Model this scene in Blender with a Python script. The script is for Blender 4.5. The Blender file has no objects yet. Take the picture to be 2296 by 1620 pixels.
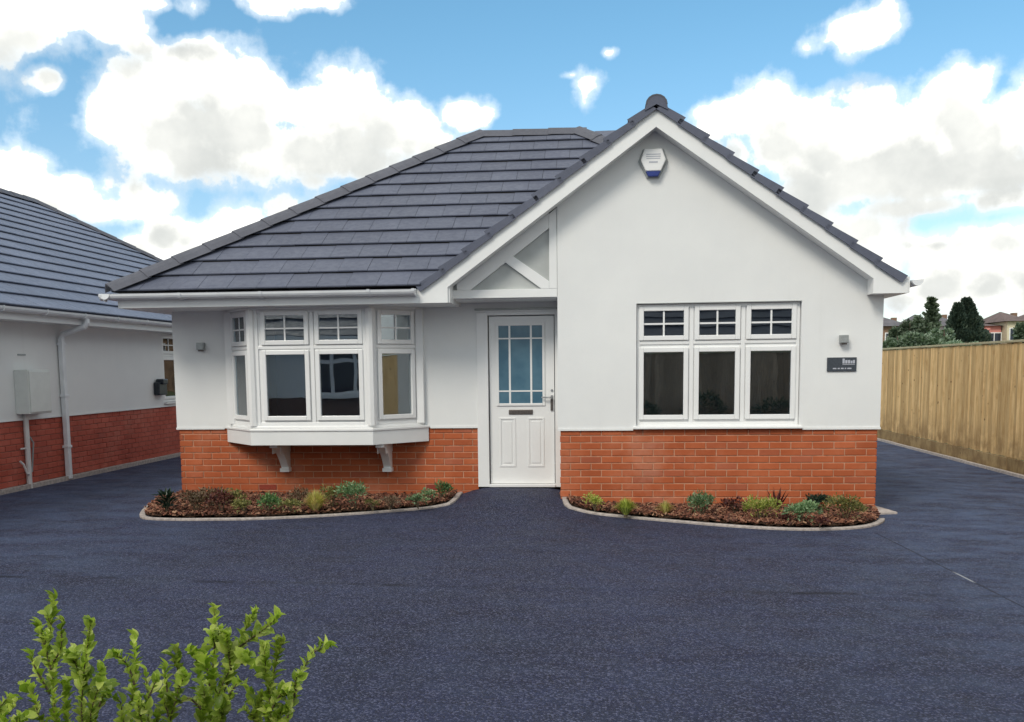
import bpy, bmesh, math, random
from math import radians as rad, sin, cos, pi, sqrt, exp
from mathutils import Vector, Matrix

S = bpy.context.scene
COL = S.collection
random.seed(7)

# ------------------------------------------------------------------ camera
FPX, PX, PY, IW, IH = 2144.76, 1133.02, 1054.58, 2296.0, 1620.0
CAM = Vector((-2.97859, -10.47700, 1.58521))
cR = Vector((0.99554217, 0.09365155, -0.01118808))
cU = Vector((0.00107141, 0.10738471, 0.99421697))
cF = Vector((-0.09431139, 0.9897969, -0.10680566))
cam_d = bpy.data.cameras.new('camera')
cam = bpy.data.objects.new('camera', cam_d)
COL.objects.link(cam)
m = Matrix((cR, cU, -cF)).transposed().to_4x4()
m.translation = CAM
cam.matrix_world = m
cam_d.sensor_width = 36.0
cam_d.sensor_fit = 'HORIZONTAL'
cam_d.lens = FPX / IW * 36.0
cam_d.shift_x = (IW / 2 - PX) / IW
cam_d.shift_y = (PY - IH / 2) / IW
cam_d.clip_start = 0.05
cam_d.clip_end = 3000
cam_d.dof.use_dof = True
cam_d.dof.focus_distance = 10.5
cam_d.dof.aperture_fstop = 20
S.camera = cam
S.cycles.max_bounces = 6
S.cycles.diffuse_bounces = 3
S.cycles.glossy_bounces = 3
S.cycles.transmission_bounces = 4
S.cycles.transparent_max_bounces = 8

def ray(u, v):
    return cF + cR * ((u - PX) / FPX) + cU * ((PY - v) / FPX)
def at(u, v, ax, val):
    d = ray(u, v)
    return CAM + d * ((val - CAM[ax]) / d[ax])

# ------------------------------------------------------------------ world
SUN_EL, SUN_AZ = rad(42), rad(207)      # azimuth: clockwise from +Y; the sun stands behind the camera's left shoulder, veiled by cloud
W = bpy.data.worlds.new('World')
S.world = W
W.use_nodes = True
W.cycles.sampling_method = 'MANUAL'
W.cycles.sample_map_resolution = 512
nt = W.node_tree
nt.nodes.clear()

class NT:
    def __init__(s, t): s.t = t
    def n(s, typ, **kw):
        o = s.t.nodes.new(typ)
        for k, v in kw.items(): setattr(o, k, v)
        return o
    def l(s, a, b): s.t.links.new(a, b)
    def math(s, op, a, b=None, c=None, clamp=False):
        o = s.n('ShaderNodeMath', operation=op, use_clamp=clamp)
        for i, x in enumerate((a, b, c)):
            if x is None: continue
            if isinstance(x, (int, float)): o.inputs[i].default_value = x
            else: s.l(x, o.inputs[i])
        return o.outputs[0]
    def ramp(s, x, a, b, c=0.0, d=1.0, smooth=True):
        o = s.n('ShaderNodeMapRange')
        if smooth: o.interpolation_type = 'SMOOTHSTEP'
        s.l(x, o.inputs[0])
        for i, v in enumerate((a, b, c, d)): o.inputs[i + 1].default_value = v
        return o.outputs[0]
    def mix(s, f, a, b, blend='MIX'):
        o = s.n('ShaderNodeMix', data_type='RGBA', blend_type=blend)
        for i, x in ((0, f), (6, a), (7, b)):
            if isinstance(x, (int, float)): o.inputs[i].default_value = x
            elif isinstance(x, tuple): o.inputs[i].default_value = (*x, 1) if len(x) == 3 else x
            else: s.l(x, o.inputs[i])
        return o.outputs[2]
    def noise(s, vec, scale, detail=4, rough=.5, out=0, dims='3D'):
        o = s.n('ShaderNodeTexNoise', noise_dimensions=dims)
        s.l(vec, o.inputs['Vector'])
        o.inputs['Scale'].default_value = scale
        o.inputs['Detail'].default_value = detail
        o.inputs['Roughness'].default_value = rough
        return o.outputs[out]

# clouds: ellipsoidal masses given by (azimuth, elevation, half widths) in the sky, edges broken up by fractal noise
LOBES = [
 (425,160,95,72),(230,272,78,62),(335,225,120,95),(520,215,130,90),(650,235,130,90),(790,240,120,90),(900,285,110,78),
 (470,315,270,105),(700,330,230,88),(1030,255,58,40),(1085,262,30,24),(560,375,160,36),(960,320,80,40),
 (40,380,110,55),(140,425,112,52),(335,452,78,42),(240,474,110,34),(60,450,120,60),
 (440,530,140,52),(545,494,110,52),(650,474,90,36),(350,560,120,50),(700,540,220,100),
 (60,30,180,72),(230,34,110,54),(305,100,44,26),(370,10,80,30),(-60,40,110,80),
 (103,180,34,30),(600,-4,60,26),(690,-4,70,24),(1308,190,32,36),(1282,168,24,11),(1365,118,14,10),
 (1900,78,70,42),(1985,52,38,38),(1850,95,46,28),(1960,80,50,30),
 (1700,248,95,66),(1610,262,62,46),(1820,270,90,62),(1930,290,150,80),(2130,205,78,84),(2205,190,38,68),(2280,250,62,72),
 (2050,300,200,95),(1900,370,210,80),(2120,380,220,80),(1760,330,130,70),(2200,300,130,90),
 (2080,462,220,24),(2230,450,110,34),(2180,560,110,58),(2080,560,90,44),(2280,540,70,60),(2150,650,220,66),(2330,640,120,80),
 (1560,520,420,150),(1100,620,700,120),(1960,600,120,50),
]
def azel(u, v):
    d = ray(u, v).normalized()
    return math.atan2(d.x, d.y), math.asin(d.z)
grp = bpy.data.node_groups.new('cloud_field', 'ShaderNodeTree')
grp.interface.new_socket('az', in_out='INPUT', socket_type='NodeSocketFloat')
grp.interface.new_socket('el', in_out='INPUT', socket_type='NodeSocketFloat')
grp.interface.new_socket('field', in_out='OUTPUT', socket_type='NodeSocketFloat')
g = NT(grp)
gi = g.n('NodeGroupInput'); go = g.n('NodeGroupOutput')
cmb = g.n('ShaderNodeCombineXYZ'); g.l(gi.outputs[0], cmb.inputs[0]); g.l(gi.outputs[1], cmb.inputs[1])
fld = None
for (u, v, rx, ry) in LOBES:
    a, e = azel(u, v)
    mp = g.n('ShaderNodeMapping', vector_type='POINT')
    sx, sy = FPX * .96 / rx, FPX * .96 / ry
    mp.inputs['Location'].default_value = (-a * sx, -e * sy, 0)
    mp.inputs['Scale'].default_value = (sx, sy, 0)
    g.l(cmb.outputs[0], mp.inputs['Vector'])
    ln = g.n('ShaderNodeVectorMath', operation='LENGTH'); g.l(mp.outputs[0], ln.inputs[0])
    k = min(rx, ry) ** .3 * .53
    val = g.math('MULTIPLY_ADD', ln.outputs['Value'], -k, k)
    fld = val if fld is None else g.math('SMOOTH_MAX', fld, val, .35)
# elsewhere in the sky: noise cumulus, made denser out of view to brighten the ambient light
az0, el0 = azel(1148, 500)
da = g.math('ABSOLUTE', g.math('SUBTRACT', gi.outputs[0], az0))
out_m = g.math('MAXIMUM', g.ramp(da, .56, .75), g.ramp(gi.outputs[1], .50, .62))
gen = g.noise(cmb.outputs[0], 3.4, 3, .5)
gen = g.math('MULTIPLY_ADD', gen, 12.0, -4.8)
gen = g.math('MULTIPLY_ADD', g.math('SUBTRACT', out_m, 1.0), 12.0, gen)
fld = g.math('MAXIMUM', fld, gen)
g.l(fld, go.inputs[0])

w = NT(nt)
tc = w.n('ShaderNodeTexCoord')
sep = w.n('ShaderNodeSeparateXYZ'); w.l(tc.outputs['Generated'], sep.inputs[0])
az = w.math('ARCTAN2', sep.outputs[0], sep.outputs[1])
el = w.math('ARCSINE', sep.outputs[2])
def field(a, e):
    o = w.n('ShaderNodeGroup'); o.node_tree = grp
    w.l(a, o.inputs[0]); w.l(e, o.inputs[1]); return o.outputs[0]
v3 = w.n('ShaderNodeCombineXYZ'); w.l(az, v3.inputs[0]); w.l(el, v3.inputs[1])
f0 = field(az, el)
f1 = field(w.math('ADD', az, -.012), w.math('ADD', el, .036))
nz = w.noise(v3.outputs[0], 26, 7, .58, dims='2D')
nz2 = w.noise(v3.outputs[0], 9, 2, .5, dims='2D')
det = w.math('ADD', w.math('MULTIPLY_ADD', nz, 2.3, -1.12), w.math('MULTIPLY_ADD', nz2, 1.1, -.55))
for sc_, am_ in ((14, .8), (33, .5)):
    vo = w.n('ShaderNodeTexVoronoi', feature='F1', voronoi_dimensions='2D'); vo.inputs['Scale'].default_value = sc_
    w.l(v3.outputs[0], vo.inputs['Vector'])
    det = w.math('ADD', det, w.math('MULTIPLY_ADD', w.math('POWER', vo.outputs['Distance'], 2.0), -am_ * 1.6, am_ * .10))
f0 = w.math('ADD', f0, det)
mask = w.math('MAXIMUM', w.ramp(f0, -.14, .34), w.ramp(f0, -.7, .2, 0, .42))
mask = w.math('MULTIPLY', mask, w.ramp(el, -.03, .0))
shade = w.ramp(w.math('ADD', f1, w.math('MULTIPLY', det, 1.0)), -.55, 1.35)
sn = w.noise(v3.outputs[0], 11, 5, .55)
shade = w.math('MULTIPLY', shade, w.ramp(sn, .28, .7, .65, 1.0))
sky = w.n('ShaderNodeTexSky', sky_type='NISHITA', sun_disc=False)
sky.sun_elevation = SUN_EL
sky.sun_rotation = SUN_AZ
sky.altitude = 100; sky.air_density = 1.0; sky.dust_density = 0.6; sky.ozone_density = 1.6
bg1 = w.n('ShaderNodeBackground'); w.l(w.mix(1.0, sky.outputs[0], w.mix(w.ramp(el, .02, .38), (.86, .90, .93), (.72, 1.06, 1.05)), 'MULTIPLY'), bg1.inputs[0]); bg1.inputs[1].default_value = .104
cc = w.mix(shade, (1.0, .985, .92), (.465, .48, .465))
cc = w.mix(w.ramp(f0, .0, .9, .3, 0.0), cc, (.70, .82, .93))
bg2 = w.n('ShaderNodeBackground'); w.l(cc, bg2.inputs[0]); bg2.inputs[1].default_value = .98
mx = w.n('ShaderNodeMixShader'); w.l(mask, mx.inputs[0]); w.l(bg1.outputs[0], mx.inputs[1]); w.l(bg2.outputs[0], mx.inputs[2])
wo = w.n('ShaderNodeOutputWorld'); w.l(mx.outputs[0], wo.inputs[0])

# ------------------------------------------------------------------ sun (veiled by thin cloud: soft shadows)
sd = bpy.data.lights.new('sun', 'SUN')
sd.energy = 1.2; sd.angle = rad(20); sd.color = (1.0, .93, .82)
so = bpy.data.objects.new('sun', sd); COL.objects.link(so)
sdir = Vector((sin(SUN_AZ) * cos(SUN_EL), cos(SUN_AZ) * cos(SUN_EL), sin(SUN_EL)))
so.rotation_euler = sdir.to_track_quat('Z', 'Y').to_euler()
so.location = (0, -20, 30)

S.view_settings.view_transform = 'Standard'
S.view_settings.look = 'None'
S.view_settings.gamma = 1
S.view_settings.exposure = 0.68
S.view_settings.use_curve_mapping = False

# ------------------------------------------------------------------ object helpers
WM = {}
def tag(o, label=None, cat=None, group=None, kind=None):
    if label: o['label'] = label
    if cat: o['category'] = cat
    if group: o['group'] = group
    if kind: o['kind'] = kind
    return o
def _parent(o, parent):
    if parent is not None:
        o.parent = parent
        o.matrix_parent_inverse = WM[parent.name].inverted()
def empty(name, loc, label, cat, group=None, kind=None, parent=None):
    o = bpy.data.objects.new(name, None); COL.objects.link(o)
    o.empty_display_size = .2
    o.location = loc
    WM[o.name] = Matrix.Translation(Vector(loc))
    _parent(o, parent)
    return tag(o, label, cat, group, kind)
def place(name, me, parent=None, mw=None, kind=None):
    o = bpy.data.objects.new(name, me); COL.objects.link(o)
    mw = mw or Matrix.Identity(4)
    _parent(o, parent)
    o.matrix_basis = mw
    WM[o.name] = mw
    if kind: o['kind'] = kind
    return o

class MB:
    def __init__(s): s.v = []; s.f = []; s.mi = []
    def add(s, vs, fs, mi=0):
        b = len(s.v); s.v += [tuple(x) for x in vs]
        s.f += [tuple(b + i for i in f) for f in fs]; s.mi += [mi] * len(fs)
        return s
    def box(s, x0, x1, y0, y1, z0, z1, M=None, mi=0):
        vs = [Vector((x, y, z)) for z in (z0, z1) for y in (y0, y1) for x in (x0, x1)]
        if M is not None: vs = [M @ p for p in vs]
        return s.add(vs, [(0,2,3,1),(4,5,7,6),(0,1,5,4),(2,6,7,3),(0,4,6,2),(1,3,7,5)], mi)
    def prism(s, pts, d, M=None, mi=0):
        """pts: planar loop of 3-D points, extruded by vector d"""
        n = len(pts); P = [Vector(p) for p in pts]; d = Vector(d)
        vs = P + [p + d for p in P]
        if M is not None: vs = [M @ p for p in vs]
        return s.add(vs, [tuple(range(n)), tuple(range(2*n-1, n-1, -1))] + [(i, i+n, (i+1) % n + n, (i+1) % n) for i in range(n)], mi)
    def xz(s, pts, y0, y1, mi=0):
        return s.prism([(x, y0, z) for x, z in pts], (0, y1 - y0, 0), mi=mi)
    def xy(s, pts, z0, z1, mi=0):
        return s.prism([(x, y, z0) for x, y in pts], (0, 0, z1 - z0), mi=mi)
    def tube(s, pts, r, n=8, mi=0, cap=True):
        P = [Vector(p) for p in pts]; rs = r if isinstance(r, (list, tuple)) else [r] * len(P)
        b = len(s.v); up = None
        for i, p in enumerate(P):
            t = ((P[min(i+1, len(P)-1)] - P[max(i-1, 0)])).normalized()
            a = t.orthogonal().normalized() if up is None else (up - t * up.dot(t)).normalized()
            up = a; c = t.cross(a)
            for k in range(n):
                w_ = 2 * pi * k / n
                s.v.append(tuple(p + (a * cos(w_) + c * sin(w_)) * rs[i]))
        for i in range(len(P) - 1):
            for k in range(n):
                q = b + i * n
                s.f.append((q + k, q + (k+1) % n, q + n + (k+1) % n, q + n + k)); s.mi.append(mi)
        if cap:
            s.f.append(tuple(b + k for k in range(n))[::-1]); s.mi.append(mi)
            q = b + (len(P)-1) * n
            s.f.append(tuple(q + k for k in range(n))); s.mi.append(mi)
        return s
    def mesh(s, name, mats, fix=True, smooth=False):
        me = bpy.data.meshes.new(name)
        me.from_pydata(s.v, [], s.f)
        for m_ in (mats if isinstance(mats, (list, tuple)) else [mats]): me.materials.append(m_)
        if any(s.mi): me.polygons.foreach_set('material_index', s.mi)
        if fix:
            bm = bmesh.new(); bm.from_mesh(me); bmesh.ops.recalc_face_normals(bm, faces=bm.faces); bm.to_mesh(me); bm.free()
        if smooth: me.polygons.foreach_set('use_smooth', [True] * len(me.polygons))
        me.update()
        return me
    def build(s, name, mats, parent=None, bevel=0, kind=None, smooth=False, mw=None, fix=True):
        o = place(name, s.mesh(name, mats, fix, smooth), parent, mw, kind)
        if bevel:
            b = o.modifiers.new('bevel', 'BEVEL'); b.width = bevel; b.segments = 2; b.limit_method = 'ANGLE'
        return o

# ------------------------------------------------------------------ materials
def new_mat(name):
    m_ = bpy.data.materials.new(name); m_.use_nodes = True
    t = m_.node_tree; t.nodes.clear(); k = NT(t)
    p = k.n('ShaderNodeBsdfPrincipled'); o = k.n('ShaderNodeOutputMaterial'); k.l(p.outputs[0], o.inputs[0])
    k.p = p; k.pos = k.n('ShaderNodeNewGeometry').outputs['Position']
    return m_, k
def bump(k, h, strength=.3, dist=.01):
    b = k.n('ShaderNodeBump'); b.inputs['Strength'].default_value = strength; b.inputs['Distance'].default_value = dist
    k.l(h, b.inputs['Height']); k.l(b.outputs[0], k.p.inputs['Normal'])
def simple(name, col, rough=.5, var=.08, scale=8, bs=0, bscale=200, bd=.002, metal=0, spec=.5, rnd=0):
    m_, k = new_mat(name)
    n_ = k.noise(k.pos, scale, 4, .6)
    lo = tuple(c * (1 - var) for c in col); hi = tuple(min(1, c * (1 + var)) for c in col)
    c_ = k.mix(k.ramp(n_, .3, .7), lo, hi)
    if rnd:
        r = k.n('ShaderNodeObjectInfo').outputs['Random']
        c_ = k.mix(1.0, c_, k.mix(r, (1-rnd,)*3, (1+rnd,)*3), 'MULTIPLY')
    k.l(c_, k.p.inputs['Base Color'])
    k.p.inputs['Roughness'].default_value = rough
    k.p.inputs['Metallic'].default_value = metal
    k.p.inputs['Specular IOR Level'].default_value = spec
    if bs: bump(k, k.noise(k.pos, bscale, 3, .6), bs, bd)
    return m_

def render_mat():
    m_, k = new_mat('white_render')
    big = k.noise(k.pos, 1.3, 5, .6); fine = k.noise(k.pos, 160, 3, .7)
    c_ = k.mix(k.ramp(big, .3, .75), (.79, .80, .795), (.835, .845, .835))
    c_ = k.mix(k.math('MULTIPLY', k.ramp(fine, .5, .75), .12), c_, (.55, .57, .57))
    # faint streaks of dirt running down
    mp = k.n('ShaderNodeMapping'); mp.inputs['Scale'].default_value = (6, 6, .5); k.l(k.pos, mp.inputs['Vector'])
    st = k.noise(mp.outputs[0], 1.5, 4, .6)
    c_ = k.mix(k.ramp(st, .58, .8, 0, .10), c_, (.60, .60, .57))
    k.l(c_, k.p.inputs['Base Color']); k.p.inputs['Roughness'].default_value = .85
    k.p.inputs['Specular IOR Level'].default_value = .2
    bump(k, fine, .6, .004)
    return m_
M_RENDER = render_mat()
M_UPVC = simple('white_upvc', (.84, .845, .84), .28, .02, 3, .03, 30, .001)
M_BOARD = simple('white_boards', (.82, .83, .825), .38, .03, 2, .05, 40, .001)
M_PANEL = simple('grey_soffit_panel', (.46, .48, .47), .6, .12, 2.5)
M_GUTTER = simple('white_gutter', (.78, .80, .82), .3, .05, 6)
M_METAL = simple('brushed_steel', (.45, .45, .46), .35, .1, 40, metal=1)
M_DARKMETAL = simple('dark_bronze', (.15, .13, .12), .4, .2, 60, metal=.7)
M_BLACK = simple('black_plastic', (.012, .018, .028), .3, .2, 20)
M_SLATE = simple('slate_sign', (.045, .055, .07), .5, .25, 60)
M_LETTER = simple('pale_lettering', (.45, .47, .53), .5, .05)
M_BLUE = simple('blue_plastic', (.012, .03, .20), .3, .1)
M_GREYBOX = simple('grey_plastic', (.33, .36, .36), .5, .08)
M_LAMP = simple('brushed_lamp_steel', (.36, .38, .38), .45, .1, 40, metal=.5)
M_CREAM = simple('cream_meter_plastic', (.70, .72, .69), .5, .03)
M_KERB = simple('concrete_edging', (.42, .37, .34), .9, .22, 22, .5, 180, .004, spec=.2, rnd=.08)
M_SOIL = simple('dark_soil', (.05, .03, .02), .95, .4, 30, .8, 60, .02, spec=.1)
M_FLOOR = simple('wood_floor', (.16, .10, .07), .5, .15, 5)
M_ROOM = simple('room_paint', (.40, .46, .55), .8, .03, 2)
M_PARCH = simple('earth_ground', (.10, .11, .05), .95, .4, .6, .5, 8, .05, spec=.1)
M_PIPE = simple('pale_pipe', (.68, .66, .64), .4, .05)

def brick_mat(name, a, b, rnd=.09):
    m_, k = new_mat(name)
    r = k.n('ShaderNodeObjectInfo').outputs['Random']
    n_ = k.noise(k.pos, 2.2, 4, .6)
    c_ = k.mix(k.ramp(n_, .3, .7), a, b)
    # per brick variation: cell noise works for the joined ones too
    mp = k.n('ShaderNodeMapping'); mp.inputs['Scale'].default_value = (4.44, 4.44, 13.33); k.l(k.pos, mp.inputs['Vector'])
    wn = k.n('ShaderNodeTexWhiteNoise', noise_dimensions='3D')
    fl = k.n('ShaderNodeVectorMath', operation='FLOOR'); k.l(mp.outputs[0], fl.inputs[0]); k.l(fl.outputs[0], wn.inputs['Vector'])
    c_ = k.mix(1.0, c_, k.mix(wn.outputs[0], (1-rnd*.3,)*3, (1+rnd*.3,)*3), 'MULTIPLY')
    c_ = k.mix(1.0, c_, k.mix(r, (1-rnd, 1-rnd*1.3, 1-rnd*1.3), (1+rnd, 1+rnd, 1+rnd)), 'MULTIPLY')
    c_ = k.mix(k.ramp(k.math('FRACT', k.math('MULTIPLY', r, 7.31)), .8, 1.0, 0, .28), c_, (.26, .10, .085))
    sp = k.noise(k.pos, 90, 4, .7)
    c_ = k.mix(k.ramp(sp, .55, .75, 0, .35), c_, tuple(x * .55 for x in a))
    # lime bloom in patches
    bl = k.noise(k.pos, 1.1, 6, .7)
    c_ = k.mix(k.ramp(bl, .5, .75, 0, .28), c_, (.50, .33, .26))
    k.l(c_, k.p.inputs['Base Color']); k.p.inputs['Roughness'].default_value = .85; k.p.inputs['Specular IOR Level'].default_value = .25
    bump(k, sp, .5, .003)
    return m_
M_BRICK = brick_mat('orange_brick', (.40, .098, .036), (.48, .135, .056))
M_BRICK2 = brick_mat('red_brick', (.40, .085, .055), (.50, .125, .085))
M_BRICKDK = simple('deep_red_brick', (.26, .04, .02), .8, .15, 60, .3, 100, .003)
M_MORTAR = simple('pale_mortar', (.53, .29, .19), .95, .15, 14, .4, 160, .003, spec=.1)
M_MORTAR2 = simple('mortar_brown', (.36, .17, .13), .95, .15, 14, .4, 160, .003, spec=.1)

def tile_mat(name, a, b):
    m_, k = new_mat(name)
    r = k.n('ShaderNodeObjectInfo').outputs['Random']
    n_ = k.noise(k.pos, 1.0, 5, .65); f_ = k.noise(k.pos, 120, 3, .7); md = k.noise(k.pos, 14, 4, .6)
    c_ = k.mix(k.ramp(n_, .3, .7), a, b)
    c_ = k.mix(1.0, c_, k.mix(r, (.94, .94, .94), (1.06, 1.06, 1.07)), 'MULTIPLY')
    c_ = k.mix(k.ramp(f_, .5, .8, 0, .35), c_, tuple(x * 1.6 for x in b))
    c_ = k.mix(k.ramp(md, .45, .75, 0, .14), c_, tuple(x * .6 for x in a))
    k.l(c_, k.p.inputs['Base Color'])
    k.l(k.ramp(md, .3, .7, .48, .7), k.p.inputs['Roughness'])
    k.p.inputs['Specular IOR Level'].default_value = .4
    bump(k, f_, .35, .002)
    return m_
M_TILE = tile_mat('dark_grey_tile', (.088, .098, .138), (.112, .124, .168))
M_TILEB = tile_mat('blue_grey_tile', (.138, .163, .228), (.175, .20, .275))
M_TILEEDGE_SHADE = simple('tile_edge_shade', (.022, .022, .032), .8, .1)  # near black: the gap shadow under each tile lip is put into the colour
M_RIDGE = tile_mat('ridge_tile_grey', (.082, .085, .105), (.108, .111, .135))
M_UNDER = simple('roof_felt', (.015, .015, .018), .9, .1)

def glass_mat(name='window_glass', refl=.16, tint=(.86, .92, .95)):
    m_ = bpy.data.materials.new(name); m_.use_nodes = True
    t = m_.node_tree; t.nodes.clear(); k = NT(t)
    tr = k.n('ShaderNodeBsdfTransparent'); tr.inputs[0].default_value = (*tint, 1)
    gl = k.n('ShaderNodeBsdfGlossy'); gl.inputs['Roughness'].default_value = .004; gl.inputs[0].default_value = (.90, .96, 1, 1)
    geo = k.n('ShaderNodeNewGeometry').outputs['Position']
    b = k.n('ShaderNodeBump'); b.inputs['Strength'].default_value = .05; b.inputs['Distance'].default_value = .02
    k.l(k.noise(geo, 2.2, 1, .5), b.inputs['Height']); k.l(b.outputs[0], gl.inputs['Normal'])
    fr = k.n('ShaderNodeFresnel'); fr.inputs[0].default_value = 1.5
    fc = k.math('MULTIPLY_ADD', fr.outputs[0], 1.0, refl - .04, clamp=True)
    mx_ = k.n('ShaderNodeMixShader'); k.l(fc, mx_.inputs[0]); k.l(tr.outputs[0], mx_.inputs[1]); k.l(gl.outputs[0], mx_.inputs[2])
    o = k.n('ShaderNodeOutputMaterial'); k.l(mx_.outputs[0], o.inputs[0])
    return m_
M_GLASS = glass_mat(refl=.17)
def obscure_mat():
    m_, k = new_mat('obscure_glass')
    k.l(k.mix(k.ramp(k.noise(k.pos, 5, 3, .5), .3, .7), (.065, .15, .22), (.10, .20, .27)), k.p.inputs['Base Color'])
    k.p.inputs['Roughness'].default_value = .16
    bump(k, k.noise(k.pos, 60, 3, .5), .18, .004)
    return m_
M_OBSC = obscure_mat()

def tarmac_mat():
    m_, k = new_mat('tarmac')
    x = k.n('ShaderNodeSeparateXYZ'); k.l(k.pos, x.inputs[0])
    vo = k.n('ShaderNodeTexVoronoi', feature='F1'); vo.inputs['Scale'].default_value = 105; k.l(k.pos, vo.inputs['Vector'])
    vc = k.n('ShaderNodeSeparateColor'); k.l(vo.outputs['Color'], vc.inputs[0])
    big = k.noise(k.pos, .45, 5, .6); mid = k.noise(k.pos, 3.5, 5, .65); fn = k.noise(k.pos, 45, 3, .7)
    c_ = k.mix(k.ramp(big, .36, .64), (.0075, .009, .028), (.018, .022, .057))
    c_ = k.mix(k.ramp(mid, .35, .75, 0, .5), c_, (.036, .042, .098))
    c_ = k.mix(k.ramp(vc.outputs[0], .5, 1.0, 0, .8), c_, (.115, .122, .20))
    c_ = k.mix(k.ramp(vc.outputs[1], .45, 1.0, 0, .9), c_, (.012, .013, .026))
    # pale dust along the drive, with bluish sky sheen painted in toward the right
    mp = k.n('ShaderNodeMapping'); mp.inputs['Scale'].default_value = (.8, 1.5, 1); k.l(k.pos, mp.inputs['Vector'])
    dust_sheen = k.noise(mp.outputs[0], 1.9, 9, .78)
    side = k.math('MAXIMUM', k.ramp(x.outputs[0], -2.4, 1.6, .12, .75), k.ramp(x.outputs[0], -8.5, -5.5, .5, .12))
    c_ = k.mix(k.math('MULTIPLY', k.ramp(dust_sheen, .34, .66), side), c_, (.095, .135, .235))
    # lay joints: two long seams
    wob = k.math('MULTIPLY_ADD', k.noise(k.pos, .7, 3, .5), .22, -.11)
    s1 = k.math('ABSOLUTE', k.math('ADD', k.math('SUBTRACT', x.outputs[1], -3.85), wob))
    ln1 = k.ramp(s1, .0, .075, .95, 0)
    ln1 = k.math('MULTIPLY', ln1, k.ramp(k.noise(k.pos, 1.9, 5, .7), .42, .60))
    d2 = k.math('ADD', k.math('ADD', x.outputs[0], .45), k.math('MULTIPLY', x.outputs[1], .056))
    s2 = k.math('ABSOLUTE', k.math('ADD', d2, k.math('MULTIPLY', wob, .10)))
    ln2 = k.math('MULTIPLY', k.ramp(s2, .0, .016, .85, 0), k.ramp(x.outputs[1], -1.5, -1.25, 1, 0))
    chalk = k.math('MULTIPLY', k.ramp(s2, .0, .014, .8, 0), k.math('MULTIPLY', k.ramp(x.outputs[1], -3.45, -3.35), k.ramp(x.outputs[1], -3.15, -3.0, 1, 0)))
    c_ = k.mix(k.math('MAXIMUM', ln1, ln2), c_, (.008, .010, .022))
    c_ = k.mix(chalk, c_, (.45, .47, .50))
    k.l(c_, k.p.inputs['Base Color'])
    k.l(k.ramp(mid, .3, .7, .62, .85), k.p.inputs['Roughness'])
    k.p.inputs['Specular IOR Level'].default_value = .3
    h = k.math('ADD', k.math('MULTIPLY', vo.outputs['Distance'], -1.2), k.math('MULTIPLY', fn, .6))
    bump(k, h, .9, .006)
    return m_
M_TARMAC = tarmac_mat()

def wood_mat(name, a, b, c):
    m_, k = new_mat(name)
    r = k.n('ShaderNodeObjectInfo').outputs['Random']
    mp = k.n('ShaderNodeMapping'); mp.inputs['Scale'].default_value = (1, 1, .06)
    ad = k.n('ShaderNodeVectorMath', operation='ADD'); k.l(k.pos, ad.inputs[0])
    cb = k.n('ShaderNodeCombineXYZ'); k.l(k.math('MULTIPLY', r, 37.0), cb.inputs[2]); k.l(cb.outputs[0], ad.inputs[1])
    k.l(ad.outputs[0], mp.inputs['Vector'])
    gr = k.noise(mp.outputs[0], 55, 4, .6)
    c_ = k.mix(k.ramp(gr, .3, .7), a, b)
    c_ = k.mix(1.0, c_, k.mix(r, (.74, .72, .68), (1.2, 1.18, 1.14)), 'MULTIPLY')
    st = k.noise(ad.outputs[0], 2.6, 5, .7)
    c_ = k.mix(k.ramp(st, .52, .72, 0, .55), c_, c)
    kn = k.n('ShaderNodeTexVoronoi'); kn.inputs['Scale'].default_value = 4.5; k.l(ad.outputs[0], kn.inputs['Vector'])
    c_ = k.mix(k.ramp(kn.outputs['Distance'], .03, .12, .8, 0), c_, (.07, .035, .012))
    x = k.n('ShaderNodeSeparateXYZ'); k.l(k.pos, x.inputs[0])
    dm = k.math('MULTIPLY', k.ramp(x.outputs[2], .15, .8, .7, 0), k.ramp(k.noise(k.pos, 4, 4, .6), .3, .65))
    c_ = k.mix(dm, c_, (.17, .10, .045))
    k.l(c_, k.p.inputs['Base Color']); k.p.inputs['Roughness'].default_value = .8; k.p.inputs['Specular IOR Level'].default_value = .2
    bump(k, gr, .3, .002)
    return m_
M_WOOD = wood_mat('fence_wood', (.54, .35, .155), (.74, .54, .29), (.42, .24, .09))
M_WOODCAP = wood_mat('fence_cap_wood', (.50, .46, .30), (.64, .60, .42), (.34, .28, .16))
M_SLEEPER = wood_mat('gravel_board_wood', (.28, .19, .09), (.42, .31, .16), (.13, .085, .045))

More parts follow.
